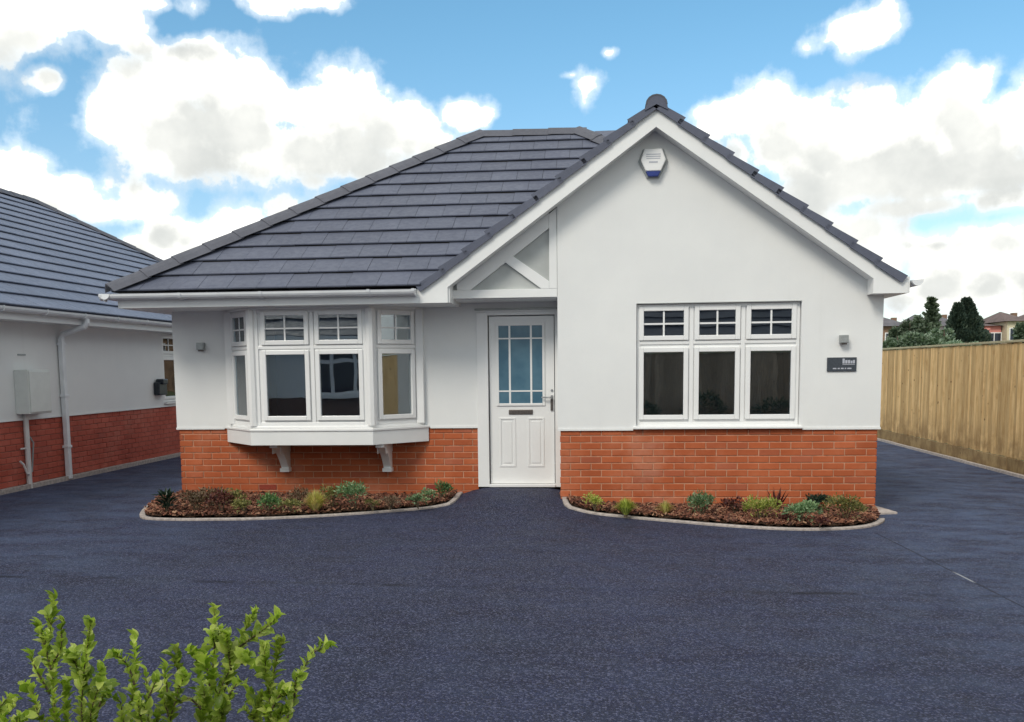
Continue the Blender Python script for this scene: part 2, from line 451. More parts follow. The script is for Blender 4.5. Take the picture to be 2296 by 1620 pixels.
def leaf_mat(name, cols, trans=.35, rough=.45, scale=1.5):
    m_ = bpy.data.materials.new(name); m_.use_nodes = True
    t = m_.node_tree; t.nodes.clear(); k = NT(t)
    gm = k.n('ShaderNodeNewGeometry')
    r = k.n('ShaderNodeObjectInfo').outputs['Random']; ri = gm.outputs['Random Per Island']
    rr = k.math('FRACT', k.math('ADD', r, ri))
    cr = k.n('ShaderNodeValToRGB')
    e = cr.color_ramp.elements
    while len(e) < len(cols): e.new(.5)
    for i, c in enumerate(cols): e[i].position = i / (len(cols) - 1); e[i].color = (*c, 1)
    k.l(rr, cr.inputs[0])
    n_ = k.noise(gm.outputs['Position'], scale, 3, .5)
    c_ = k.mix(1.0, cr.outputs[0], k.mix(k.ramp(n_, .35, .65), (.8, .8, .8), (1.2, 1.2, 1.2)), 'MULTIPLY')
    p = k.n('ShaderNodeBsdfPrincipled'); k.l(c_, p.inputs['Base Color']); p.inputs['Roughness'].default_value = rough
    p.inputs['Specular IOR Level'].default_value = .35
    tr = k.n('ShaderNodeBsdfTranslucent'); k.l(k.mix(1.0, c_, (1.5, 1.7, .8), 'MULTIPLY'), tr.inputs[0])
    mx_ = k.n('ShaderNodeMixShader'); mx_.inputs[0].default_value = trans
    k.l(p.outputs[0], mx_.inputs[1]); k.l(tr.outputs[0], mx_.inputs[2])
    o = k.n('ShaderNodeOutputMaterial'); k.l(mx_.outputs[0], o.inputs[0])
    return m_
M_STEM = simple('twig_bark', (.10, .075, .045), .8, .3, 60)
M_BARK = simple('tree_bark', (.09, .07, .05), .9, .3, 10, .5, 40, .01)

# ------------------------------------------------------------------ ground
def sstep(a, b, x):
    t = max(0, min(1, (x - a) / (b - a))); return t * t * (3 - 2 * t)
def gz(x, y):
    base = .010 * max(0, min(1, (-x) / 10.0) ) * 10 - .0
    base += -.045 * sstep(1.0, 3.0, x)
    ramp_ = .155 * exp(-(max(0, abs(x + 3.87) - .30) / .42) ** 2) * sstep(-1.5, .45, y)
    return base + ramp_ * (1 if y < .62 else 0)
def ground_at(u, v, dz=0.0):
    z = 0.0
    for _ in range(30):
        p = at(u, v, 2, z + dz); z = .6 * z + .4 * gz(p.x, p.y)
    return at(u, v, 2, z + dz)

def grid(name, x0, x1, nx, y0, y1, ny, zf, mat_, label=None, kind='structure', parent=None, xs=None, ys=None):
    b = MB()
    xs = xs or [x0 + (x1 - x0) * i / nx for i in range(nx + 1)]
    ys = ys or [y0 + (y1 - y0) * j / ny for j in range(ny + 1)]
    for y in ys:
        for x in xs: b.v.append((x, y, zf(x, y)))
    n = len(xs)
    for j in range(len(ys) - 1):
        for i in range(n - 1):
            b.f.append((j*n+i, j*n+i+1, (j+1)*n+i+1, (j+1)*n+i)); b.mi.append(0)
    return b.build(name, mat_, parent, kind=kind, smooth=True, fix=False)
def band(a, b, st, inner=None):
    out = []; x = a
    while x < b - 1e-6: out.append(x); x += st
    out.append(b); return out
g0 = MB().add([(-900, -900, -.25), (900, -900, -.25), (900, 1500, -.25), (-900, 1500, -.25)], [(0, 1, 2, 3)]).build('ground', M_PARCH, kind='structure', fix=False)
tag(g0, 'rough grass and earth beyond the houses and the fence')
xs = [-30, -20, -14] + band(-11, 2.97, .11); ys = [-13.2, -11, -8, -5] + band(-3, 1.2, .1) + [2, 3, 5, 8, 12, 16]
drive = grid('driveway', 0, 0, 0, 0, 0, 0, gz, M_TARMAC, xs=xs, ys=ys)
tag(drive, 'freshly laid dark blue grey tarmac drive wrapping round the bungalow')
grid('soil_strip', 2.97, 3.3, 1, -13.2, 16, 1, lambda x, y: -.035, M_SOIL)

# ------------------------------------------------------------------ shared piece meshes
def brick_mesh(w_, h=.065, d=.05, mat_=None):
    bm = bmesh.new(); bmesh.ops.create_cube(bm, size=1)
    bmesh.ops.scale(bm, vec=(w_, d, h), verts=bm.verts)
    fr = [e for e in bm.edges if all(v.co.y < 0 for v in e.verts)]
    bmesh.ops.bevel(bm, geom=fr, offset=.004, segments=1, affect='EDGES')
    me = bpy.data.meshes.new('brick'); bm.to_mesh(me); bm.free(); me.materials.append(mat_)
    return me
BRICK_CACHE = {}
def get_brick(w_, mat_):
    key = (round(w_, 3), mat_.name)
    if key not in BRICK_CACHE: BRICK_CACHE[key] = brick_mesh(w_, mat_=mat_)
    return BRICK_CACHE[key]
def lay(x0, x1, z0, z1, off0=0.0):
    """bricks of a wall seen from its front: centre x, centre z, width, course"""
    out = []; k = 0; z = z1 + .0
    zt = z1
    while zt > z0:
        zb = zt - .065
        off = off0 + (.1125 if k % 2 else 0)
        x = x1 - off
        if off > .02: out.append((x1 - (off - .01) / 2, (zt + zb) / 2, off - .01, k))
        x = x1 - off
        while x > x0 + .03:
            xl = max(x0, x - .215)
            if x - xl > .02: out.append(((x + xl) / 2, (zt + zb) / 2, x - xl, k))
            x -= .225
        zt -= .075; k += 1
    return out
def brick_front(parent_part, bricks, y, mat_, M=None, special=()):
    for i, (x, z, w_, k) in enumerate(bricks):
        mw = Matrix.Translation((x + random.uniform(-.001, .001), y + .025 - random.uniform(.003, .0065), z + random.uniform(-.001, .001)))
        if M is not None: mw = M @ mw
        place('brick', get_brick(w_, mat_), parent_part, mw)
def brick_joined(name, parent, bricks, y, mat_, M=None):
    b = MB()
    for (x, z, w_, k) in bricks:
        b.box(x - w_/2, x + w_/2, y - .0045, y + .04, z - .0325, z + .0325, M=M)
    return b.build(name, mat_, parent, kind='stuff')

# tile: local x along the eave, y up the slope, z out of the roof
GA, TW, TT = .338, .330, .027
def tile_mb(w_=TW - .004, L=.40, t=TT):
    b = MB()
    tl = t / GA
    pr = [(0.012, 0.0), (0.006, .004), (-.002, t * .55), (0, t), (.006, t + .0015)]      # front edge: undercut nose
    vs = []; n = len(pr)
    P = pr + [(L, t - tl * L), (L, -tl * L)]
    for x in (0, w_):
        for (y, z) in P: vs.append((x, y, z))
    n = len(P)
    fs = [tuple(range(n)), tuple(range(2*n-1, n-1, -1))]
    mi = []
    b.add(vs, fs, 0)
    for i in range(n):
        j = (i + 1) % n
        b.add([], [], 0)
        b.f.append((i, i + n, j + n, j)); b.mi.append(1 if i < 2 or i >= n - 2 else 0)
    return b
def tile_mesh(mat_):
    return tile_mb().mesh('roof_tile', [mat_, M_TILEEDGE_SHADE])
def slope_matrix(o, xdir, updir):
    xd = Vector(xdir).normalized(); up = Vector(updir).normalized(); n = xd.cross(up)
    m_ = Matrix((xd, up, n)).transposed().to_4x4(); m_.translation = Vector(o); return m_
def tile_slope(parent, frame, inside, u0, u1, rows, planes, mat_, limit, key, s0=0.0, stuff_name='roof_tiles'):
    """lay tiles on a slope; planes: list of (co, no) world planes that cut away the side no points to"""
    base = tile_mesh(mat_)
    items = []
    for r_ in range(rows):
        off = (TW / 2 if r_ % 2 else 0)
        u = u0 - off
        while u < u1:
            c = frame @ Vector((u + TW / 2, s0 + r_ * GA + GA / 2, 0))
            items.append((key(c), u, s0 + r_ * GA)); u += TW
    items.sort(key=lambda t_: t_[0])
    joined = bmesh.new(); cnt = 0
    for (_, u, s) in items:
        mw = frame @ Matrix.Translation((u, s, 0)) @ Matrix.Rotation(random.uniform(-.003, .003), 4, 'Y') @ Matrix.Translation((0, 0, random.uniform(-.0015, .0015)))
        cs = [mw @ v.co for v in base.vertices]
        cut = False; out_ = False
        for co, no in planes:
            ds = [(c - co).dot(no) for c in cs]
            if min(ds) > 0: out_ = True
            elif max(ds) > 0: cut = True
        if out_: continue
        me = base
        if cut or cnt >= limit:
            bm = bmesh.new(); bm.from_mesh(base)
            if cut:
                inv = mw.inverted(); it = mw.to_3x3().transposed()
                for co, no in planes:
                    bmesh.ops.bisect_plane(bm, geom=bm.verts[:] + bm.edges[:] + bm.faces[:], plane_co=inv @ co, plane_no=(it @ no).normalized(), clear_outer=True)
                if not bm.faces: bm.free(); continue
            if cnt >= limit:
                bmesh.ops.transform(bm, matrix=mw, verts=bm.verts)
                tmp = bpy.data.meshes.new('t'); bm.to_mesh(tmp); joined.from_mesh(tmp); bpy.data.meshes.remove(tmp); bm.free(); continue
            me = bpy.data.meshes.new('roof_tile'); bm.to_mesh(me)
            me.materials.append(mat_); me.materials.append(M_TILEEDGE_SHADE); bm.free()
        place('roof_tile', me, parent, mw); cnt += 1
    if joined.faces:
        me = bpy.data.meshes.new(stuff_name); joined.to_mesh(me); me.materials.append(mat_); me.materials.append(M_TILEEDGE_SHADE)
        place(stuff_name, me, parent, kind='stuff')
    joined.free()
    return cnt
def cap_tiles(parent, p0, p1, name, mat_, w_=.13, h=.075, L=.36, over=.04, up=Vector((0, 0, 1)), side=None, flat=False, end_at_start=True):
    """angled or half round tiles along a hip or ridge"""
    p0 = Vector(p0); p1 = Vector(p1); d = (p1 - p0); n = max(1, round(d.length / L)); st = d.length / n; d.normalize()
    sd_ = d.cross(up).normalized(); nu = sd_.cross(d).normalized()
    prof = []
    if flat:
        prof = [(-w_, -.045), (-w_*.55, .012), (-.03, h - .012), (0, h), (.03, h - .012), (w_*.55, .012), (w_, -.045)]
    else:
        for i in range(9):
            a = pi * i / 8; prof.append((-cos(a) * w_, sin(a) * h * 1.35 - .03))
    for i in range(n):
        b = MB(); ring = []
        for (t, ds) in ((0, .0), (st + over, 0)):
            lift = .012 if t == 0 else 0
            for sc in (1, .84):
                ring.append([p0 + d * (i * st + t) + sd_ * x * sc + nu * (z * sc + (lift if sc == 1 else lift - .004)) for x, z in prof])
        vs = [p for r_ in ring for p in r_]; k = len(prof); fs = []
        for j in range(k - 1):
            fs += [(j, j+1, 2*k+j+1, 2*k+j), (k+j, 3*k+j, 3*k+j+1, k+j+1), (j, k+j, k+j+1, j+1), (2*k+j, 2*k+j+1, 3*k+j+1, 3*k+j)]
        fs += [(0, 2*k, 3*k, k), (k-1, 2*k-1, 4*k-1, 3*k-1)]
        b.add(vs, fs); b.build(name, mat_, parent, fix=True)

# ------------------------------------------------------------------ window builder
def backing(M, w_, z0, z1, cells, parent, nm='frame_panel', y0=.016, y1=.066):
    xs_ = sorted({0.002, w_ - .002} | {v for c in cells for v in (c[0] - .012, c[1] + .012)})
    b = MB()
    for a, c in zip(xs_, xs_[1:]):
        mid = (a + c) / 2
        hol = sorted([(q[2] - .012, q[3] + .012) for q in cells if q[0] - .012 < mid < q[1] + .012])
        z = z0 + .002
        for h0, h1 in hol:
            b.box(a, c, y0, y1, z, h0, M); z = h1
        b.box(a, c, y0, y1, z, z1 - .002, M)
    b.build(nm, M_UPVC, parent)
def window_unit(parent, P0, u, n_out, cells, w_, z0, z1, transom, mulls, label=None, glassmat=None, name='window', depth=.07, bars=True):
    """P0: left bottom of the frame on its outer face, seen from outside; u: unit vector to the right; cells: glass rects (a0,a1,b0,b1, top?)"""
    u = Vector(u); n = Vector(n_out); P0 = Vector(P0)
    M = Matrix((u, -n, Vector((0, 0, 1)))).transposed().to_4x4(); M.translation = Vector((P0.x, P0.y, 0))
    win = MB()
    fw = .038
    win.box(0, fw, 0, depth, z0, z1, M); win.box(w_ - fw, w_, 0, depth, z0, z1, M)
    win.box(fw, w_ - fw, 0, depth, z0, z0 + fw, M); win.box(fw, w_ - fw, 0, depth, z1 - fw, z1, M)
    for mx_ in mulls: win.box(mx_ - .022, mx_ + .022, 0.001, depth, z0 + fw, z1 - fw, M)
    xsplit = [fw] + [v for m_ in mulls for v in (m_ - .022, m_ + .022)] + [w_ - fw]
    for i in range(0, len(xsplit), 2): win.box(xsplit[i], xsplit[i+1], .001, depth, transom - .018, transom + .018, M)
    wo_ = win.build(name, M_UPVC, parent, bevel=.004)
    if label: wo_['label'] = label
    backing(M, w_, z0, z1, cells, wo_)
    for (a0, a1, b0, b1) in cells:
        s = MB(); e = .050; y0, y1 = -.016, .03
        s.box(a0 - e, a0, y0, y1, b0 - e, b1 + e, M); s.box(a1, a1 + e, y0, y1, b0 - e, b1 + e, M)
        s.box(a0, a1, y0, y1, b0 - e, b0, M); s.box(a0, a1, y0, y1, b1, b1 + e, M)
        s.build('sash', M_UPVC, wo_, bevel=.006)
        MB().box(a0 - .004, a1 + .004, .0095, .0135, b0 - .004, b1 + .004, M).build('pane', M_GLASS, wo_)
        if b0 > transom and bars:
            xm = (a0 + a1) / 2; zm = (b0 + b1) / 2 - .005
            MB().box(xm - .009, xm + .009, .0, .009, b0, b1, M).build('glazing_bar', M_UPVC, wo_)
            MB().box(a0, xm - .009, .0005, .009, zm - .009, zm + .009, M).box(xm + .009, a1, .0005, .009, zm - .009, zm + .009, M).build('glazing_bar', M_UPVC, wo_)
    return wo_

def gutter_mb(p0, p1, r=.056, out=(0, -1, 0)):
    """half round gutter from p0 to p1 (top level), bulging down"""
    b = MB(); p0 = Vector(p0); p1 = Vector(p1); o = Vector(out).normalized()
    prof = []
    for i in range(9):
        a = pi * i / 8; prof.append((cos(a) * r, -sin(a) * r * 1.05))
    prof = [(r + .004, .004)] + prof
    vs = []
    for p in (p0, p1):
        for sc in (1, .9):
            for x, z in prof: vs.append(p + o * x * sc + Vector((0, 0, z * sc)))
    k = len(prof); fs = []
    for j in range(k - 1):
        fs += [(j, j+1, 2*k+j+1, 2*k+j), (k+j, 3*k+j, 3*k+j+1, k+j+1)]
    fs += [(0, 2*k, 3*k, k), (k-1, 2*k-1, 4*k-1, 3*k-1)]
    b.add(vs, fs)
    for q, base in ((p0, 0), (p1, 2*k)):
        b.f.append(tuple(base + i for i in range(k))); b.mi.append(0)
    return b
# ================================================================== THE BUNGALOW
house = empty('bungalow', (-4, 3, .05), 'white rendered bungalow with orange brick base, dark tiled roof, bay window and front gable', 'house')
BT = .90                       # top of the brickwork
WY = .56                       # recessed front wall
XL, XR, XG = -7.95, 0.0, -3.37

# gable wall -------------------------------------------------------
t_g = .728
def gab(x, zap=4.06): return zap - t_g * abs(x + 2.36)
gw = MB()
y0, y1 = -.018, .25
wx0, wx1, wz0, wz1 = -2.545, -.815, .925, 2.245
gw.xz([(XG - .02, BT), (wx0, BT), (wx0, gab(wx0)), (XG - .02, gab(XG - .02))], y0, y1)
gw.xz([(wx1, BT), (XR + .02, BT), (XR + .02, 2.33), (-.02, gab(-.02) if gab(-.02) > 2.33 else 2.36), (wx1, gab(wx1))], y0, y1)
gw.xz([(wx0, BT), (wx1, BT), (wx1, wz0), (wx0, wz0)], y0, y1)
gw.xz([(wx0, wz1), (wx1, wz1), (wx1, gab(wx1)), (-2.36, gab(-2.36)), (wx0, gab(wx0))], y0, y1)
bm_w = gw.build('rendered_wall', M_RENDER, house)
MB().box(XG - .02, XG + .23, y1, WY + .02, BT, 2.9).build('rendered_wall', M_RENDER, house)           # return beside the door
MB().box(XR - .25, XR + .02, y1, 6.6, BT, 2.34).build('rendered_wall', M_RENDER, house)               # right flank
# bell cast beads
for (a, b_, yy) in ((XG - .025, wx0 - .03, 0), (wx1 + .03, XR + .026, 0)):
    MB().xz([(a, BT - .012), (b_, BT - .012), (b_, BT + .012), (a, BT + .012)], -.026, -.0185).build('render_bead', M_BOARD, house)

# recessed wall with door and bay ----------------------------------
bx0, bx1 = -7.30, -4.97
dx0, dx1, dz0, dz1 = -4.345, -3.395, .2, 2.215
lw = MB(); y0l, y1l = WY - .018, WY + .27
lw.box(XL - .02, bx0, y0l, y1l, BT, 2.34)
lw.box(bx1, dx0, y0l, y1l, BT, 2.34)
lw.box(bx0, bx1, y0l, y1l, 2.27, 2.34)
lw.box(dx0, dx1, y0l, y1l, dz1, 2.40)
lw.build('rendered_wall', M_RENDER, house)
MB().box(XL - .02, XL + .25, y1l, 6.6, BT, 2.34).build('rendered_wall', M_RENDER, house)
MB().box(XL - .02, XR + .02, 6.6, 6.85, 0, 2.34).build('rendered_wall', M_RENDER, house)
for (a, b_) in ((XL - .026, -7.38), (-4.90, dx0)):
    MB().box(a, b_, WY - .026, WY - .0185, BT - .012, BT + .012).build('render_bead', M_BOARD, house)

# brick plinths ----------------------------------------------------
pr = MB().box(XG + .012, XR - .012, .002, .24, -.1, BT - .013).build('brick_base', M_MORTAR, house)
pl = MB().box(XL + .012, dx0 + .001, WY + .002, WY + .24, -.1, BT - .013).build('brick_base', M_MORTAR, house)
br = [q for q in lay(XG, XR, -.02, BT - .0, 0.0)]
br = [(x, z - .065 + .0, w_, k) for (x, z, w_, k) in lay(XG, XR, .0, BT + .065 - .0, 0.0) if z - .065 < BT - .02 and z - .065 > -.08]
bl = [(x, z - .065, w_, k) for (x, z, w_, k) in lay(XL, dx0, .0, BT + .065, .07) if z - .065 < BT - .02 and z - .065 > -.02]
def clipz(bs): return bs
airs = [b_ for b_ in bl if (abs(b_[0] + 6.78) < .11 or abs(b_[0] + 4.87) < .11) and abs(b_[1] - .20) < .037]
bl2 = [b_ for b_ in bl if b_ not in airs]
for b_ in airs:
    o = place('air_brick', get_brick(b_[2], M_BRICKDK), pl, Matrix.Translation((b_[0], WY + .02, b_[1])))
    o['label'] = 'deep red vent brick among the orange bricks'
# the 300 that show largest are single bricks, the rest is joined
vis_r = [q for q in br if q[1] > .10]; hid_r = [q for q in br if q[1] <= .10]
vis_l = sorted([q for q in bl2 if q[1] > .13 and not (-7.3 < q[0] < -4.95 and q[1] > .72)], key=lambda q: -q[1])
room_ = 300 - len(vis_r) - len(airs)
hid_l = [q for q in bl2 if q not in vis_l[:room_]]
brick_front(pr, vis_r, 0.0, M_BRICK)
brick_front(pl, vis_l[:room_], WY, M_BRICK)
brick_joined('bricks', pr, hid_r, 0.0, M_BRICK); brick_joined('bricks', pl, hid_l, WY, M_BRICK)
# side plinths
Ms = Matrix.Rotation(pi / 2, 4, 'Z')          # wall facing +X
MB().box(XR - .24, XR - .005, .241, 6.84, -.1, BT - .013).build('brick_base', M_MORTAR, house)
side = [(x, z, w_, k) for (x, z, w_, k) in lay(.1125, 6.84, -.02, BT - .012 + .0, 0.0)]
MsR = Matrix(((0, -1, 0, XR), (1, 0, 0, 0), (0, 0, 1, 0), (0, 0, 0, 1)))
brick_joined('bricks', pr, side, 0.0, M_BRICK, MsR)
MB().box(XL + .005, XL + .24, WY + .241, 6.84, -.1, BT - .013).build('brick_base', M_MORTAR, house)
MsL = Matrix(((0, 1, 0, XL), (-1, 0, 0, 0), (0, 0, 1, 0), (0, 0, 0, 1)))
brick_joined('bricks', pl, [(x, z, w_, k) for (x, z, w_, k) in lay(-6.84, -WY - .11, -.02, BT - .012, 0.0)], 0.0, M_BRICK, MsL)
MB().box(XG, XG + .24, .241, WY + .02, -.1, BT).build('brick_base', M_MORTAR, house)
MB().box(XL + .1, XR - .1, .7, 6.7, .1, .18).build('floor', M_FLOOR, house)
MB().box(XG + .26, XR - .26, .28, .7, .1, .18).build('floor', M_FLOOR, house)
# rooms
MB().box(XL + .25, XR - .25, 3.4, 3.5, .18, 2.33).build('inner_wall', M_ROOM, house)
MB().box(-4.5, -4.4, WY + .28, 3.4, .18, 2.33).build('inner_wall', M_ROOM, house)
MB().box(-3.37, -3.27, WY + .02, 3.4, .18, 2.33).build('inner_wall', M_ROOM, house)
MB().box(XL + .25, XR - .25, WY + .2, 3.4, 2.341, 2.36).build('ceiling', M_ROOM, house)
MB().box(XG + .25, XR - .25, .26, WY + .2, 2.34, 2.36).build('ceiling', M_ROOM, house)

# gable window -----------------------------------------------------
def rel(a, x0_): return a - x0_
X0 = -2.54
cells = []
for (a0, a1) in ((-2.463, -2.037), (-1.874, -1.492), (-1.330, -.907)):
    cells.append((a0 - X0, a1 - X0, 1.052, 1.728)); cells.append((a0 - X0, a1 - X0, 1.905, 2.168))
window_unit(house, (X0, .035, 0), (1, 0, 0), (0, -1, 0), cells, 1.72, .935, 2.24, 1.83, [-1.955 - X0, -1.411 - X0], 'white triple casement window under the front gable')
MB().prism([(-2.575, -.062, .925), (-2.575, -.062, .903), (-2.575, .05, .903), (-2.575, .05, .945)], (1.785, 0, 0)).build('window_sill', M_UPVC, house, bevel=.004)
# render reveals edge beads beside the opening
MB().box(wx0, wx1, -.022, -.0185, wz1, wz1 + .008).build('render_bead', M_PANEL, house)

# bay window -------------------------------------------------------
A, B_, C_, D_ = Vector((-7.35, WY - .02)), Vector((-6.86, -.01)), Vector((-5.455, -.01)), Vector((-4.92, WY - .02))
def inset(pts, d):
    out = []
    for i, p in enumerate(pts):
        ds = []
        if i > 0: ds.append((pts[i] - pts[i-1]).normalized())
        if i < len(pts) - 1: ds.append((pts[i+1] - pts[i]).normalized())
        ns = [Vector((-q.y, q.x)) for q in ds]
        if len(ns) == 1:
            # slide along the wall line
            q = ds[0]; s_ = d / abs(q.y) if abs(q.y) > .1 else d
            out.append(p + Vector((s_ if i == 0 else -s_, 0)))
        else:
            bis = (ns[0] + ns[1]).normalized(); out.append(p + bis * d / bis.dot(ns[0]))
    return out
plan = [A, B_, C_, D_]
def bay_ring(d_out, d_in, z0, z1, name, mat_, bevel=.003, top=True):
    o_ = inset(plan, d_out); b = MB()
    b.xy([(p.x, p.y) for p in o_], z0, z1)
    return b.build(name, mat_, bay, bevel=bevel)
bay = MB().box(-7.28, -4.99, WY + .03, WY + .2, .745, .90).build('bay_window', M_BOARD, house)
bay['label'] = 'white canted bay window on brackets left of the door'
bay_ring(.0, 0, .738, .895, 'bay_apron', M_BOARD)
bay_ring(-.012, 0, .8952, .925, 'bay_sill', M_UPVC, .006)
bay_ring(.035, 0, .9252, .955, 'bay_sill', M_UPVC, .006)
bay_ring(.03, 0, 2.255, 2.279, 'bay_head', M_UPVC)
ip = inset(plan, .05)
# corner posts
for (p, q) in ((ip[1], 1), (ip[2], 2)):
    MB().tube([(p.x, p.y + .012, .955), (p.x, p.y + .012, 2.255)], .052, 8).build('corner_post', M_UPVC, bay)
def bay_unit(p, q, ncol, labeltxt):
    d = (q - p); L = d.length; u = d.normalized(); n = Vector((u.y, -u.x))
    s0 = .045; p2 = p + u * s0; w_ = L - 2 * s0
    cells = []; mulls = []
    if ncol == 2:
        g_ = [(-6.665, -6.219), (-6.05, -5.607)]
        for a0, a1 in g_:
            cells += [(a0 - p2.x, a1 - p2.x, 1.066, 1.753), (a0 - p2.x, a1 - p2.x, 1.912, 2.188)]
        mulls = [(-6.135) - p2.x]
    else:
        cells = [(.105, w_ - .105, 1.066, 1.753), (.105, w_ - .105, 1.912, 2.188)]
    window_part(p2, u, n, cells, w_, .955, 2.255, 1.835, mulls)
def window_part(p2, u, n, cells, w_, z0, z1, tr, mulls):
    # parts of the bay, one level below it
    u3 = Vector((u.x, u.y, 0)); n3 = Vector((n.x, n.y, 0))
    M = Matrix((u3, -n3, Vector((0, 0, 1)))).transposed().to_4x4(); M.translation = Vector((p2.x, p2.y, 0))
    f = MB(); fw = .038; depth = .07
    f.box(0, fw, 0, depth, z0, z1, M); f.box(w_ - fw, w_, 0, depth, z0, z1, M)
    f.box(fw, w_ - fw, 0, depth, z0, z0 + fw, M); f.box(fw, w_ - fw, 0, depth, z1 - fw, z1, M)
    for mx_ in mulls: f.box(mx_ - .022, mx_ + .022, .001, depth, z0 + fw, z1 - fw, M)
    xsp = [fw] + [v for m_ in mulls for v in (m_ - .022, m_ + .022)] + [w_ - fw]
    for i in range(0, len(xsp), 2): f.box(xsp[i], xsp[i+1], .001, depth, tr - .018, tr + .018, M)
    f.build('frame', M_UPVC, bay, bevel=.004)
    backing(M, w_, z0, z1, cells, bay)
    for (a0, a1, b0, b1) in cells:
        s = MB(); e = .050; y0_, y1_ = -.016, .03
        s.box(a0 - e, a0, y0_, y1_, b0 - e, b1 + e, M); s.box(a1, a1 + e, y0_, y1_, b0 - e, b1 + e, M)
        s.box(a0, a1, y0_, y1_, b0 - e, b0, M); s.box(a0, a1, y0_, y1_, b1, b1 + e, M)
        s.build('sash', M_UPVC, bay, bevel=.006)
        MB().box(a0 - .004, a1 + .004, .0095, .0135, b0 - .004, b1 + .004, M).build('pane', M_GLASS, bay)
        if b0 > tr:
            xm = (a0 + a1) / 2; zm = (b0 + b1) / 2 - .005
            MB().box(xm - .009, xm + .009, 0, .009, b0, b1, M).build('glazing_bar', M_UPVC, bay)
            MB().box(a0, xm - .009, .0005, .009, zm - .009, zm + .009, M).box(xm + .009, a1, .0005, .009, zm - .009, zm + .009, M).build('glazing_bar', M_UPVC, bay)
bay_unit(ip[1], ip[2], 2, '')
bay_unit(ip[0], ip[1], 1, '')
bay_unit(ip[2], ip[3], 1, '')
for xa, xb in ((ip[0].x - .03, ip[0].x + .055), (ip[3].x - .055, ip[3].x + .03)):
    MB().box(xa, xb, WY - .085, WY + .05, .955, 2.255).build('end_post', M_UPVC, bay, bevel=.004)
# brackets under the bay
for xc in (-6.64, -5.41):
    b = MB()
    prof = [(WY, .737), (.10, .737), (.10, .70)]
    for i in range(1, 9):
        a = i / 8; prof.append((.12 + .36 * a ** .8, .70 - .26 * a ** 1.5 ))
    prof += [(.49, .40), (WY, .38)]
    b.prism([(xc - .045, y, z) for y, z in prof], (.09, 0, 0))
    b.box(xc - .055, xc + .055, .455, WY, .385, .43)
    b.box(xc - .052, xc - .0455, .2, WY, .62, .737); b.box(xc + .0455, xc + .052, .2, WY, .62, .737)
    b.build('support_bracket', M_BOARD, bay, bevel=.004)

# front door -------------------------------------------------------
DY = .585
door = MB().box(-4.205, -3.455, DY, DY + .045, .235, 2.168).build('front_door', M_UPVC, house, bevel=.003)
door['label'] = 'white panelled front door with nine pane frosted window'
fr = MB()
fr.box(dx0, -4.215, WY - .03, WY + .10, .2, dz1); fr.box(-3.445, dx1 + .02, WY - .03, WY + .10, .2, dz1)
fr.box(-4.215, -3.445, WY - .03, WY + .10, 2.178, dz1)
fr.build('door_frame', M_UPVC, door, bevel=.004)
MB().box(-4.36, -3.39, WY - .05, WY + .02, 2.236, 2.256).build('door_head_trim', M_PANEL, door, bevel=.003)
MB().box(-4.30, -3.39, WY - .035, WY + .0, 2.2155, 2.235).build('door_head_trim', M_BOARD, door, bevel=.003)
MB().box(-4.215, -3.445, WY - .05, WY + .08, .2, .232).build('door_threshold', M_UPVC, door, bevel=.004)
gx = [-4.094, -3.591]; gzz = [1.17, 2.06]
s = MB(); e = .03
s.box(gx[0]-e, gx[0], DY-.014, DY, gzz[0]-e, gzz[1]+e).box(gx[1], gx[1]+e, DY-.014, DY, gzz[0]-e, gzz[1]+e)
s.box(gx[0], gx[1], DY-.014, DY, gzz[0]-e, gzz[0]).box(gx[0], gx[1], DY-.014, DY, gzz[1], gzz[1]+e)
s.build('glazing_surround', M_UPVC, door, bevel=.004)
MB().box(gx[0], gx[1], DY - .005, DY - .001, gzz[0], gzz[1]).build('frosted_pane', M_OBSC, door)
for x_ in (-3.967, -3.72):
    MB().box(x_-.011, x_+.011, DY-.010, DY-.0055, gzz[0], gzz[1]).build('glazing_bar', M_UPVC, door)
for z_ in (1.914, 1.311):
    b = MB()
    for a, c in ((gx[0], -3.978), (-3.956, -3.731), (-3.709, gx[1])): b.box(a, c, DY-.0095, DY-.0055, z_-.008, z_+.008)
    b.build('glazing_bar', M_UPVC, door)
for (a, c) in ((-4.095, -3.905), (-3.765, -3.575)):
    b = MB()
    z0_, z1_ = .43, 1.005
    b.box(a, c, DY-.008, DY, z0_, z0_+.022).box(a, c, DY-.008, DY, z1_-.022, z1_)
    b.box(a, a+.022, DY-.008, DY, z0_+.022, z1_-.022).box(c-.022, c, DY-.008, DY, z0_+.022, z1_-.022)
    b.box(a+.045, c-.045, DY-.006, DY, z0_+.045, z1_-.045)
    b.build('door_panel', M_UPVC, door, bevel=.004)
MB().box(-3.984, -3.704, DY-.012, DY, 1.04, 1.096).build('letter_plate', M_DARKMETAL, door, bevel=.006)
hd = MB(); hd.box(-3.497, -3.471, DY-.014, DY, 1.085, 1.262); hd.tube([(-3.484, DY-.014, 1.235), (-3.484, DY-.05, 1.235), (-3.50, DY-.055, 1.235), (-3.60, DY-.052, 1.238)], .009, 8)
hd.build('door_handle', M_METAL, door, bevel=.003)
MB().box(-3.499, -3.469, DY-.016, DY-.0145, 1.083, 1.215).build('handle_plate', M_DARKMETAL, door)
MB().tube([(-3.482, DY-.01, 1.315), (-3.482, DY, 1.315)], .014, 12).build('door_lock', M_METAL, door)

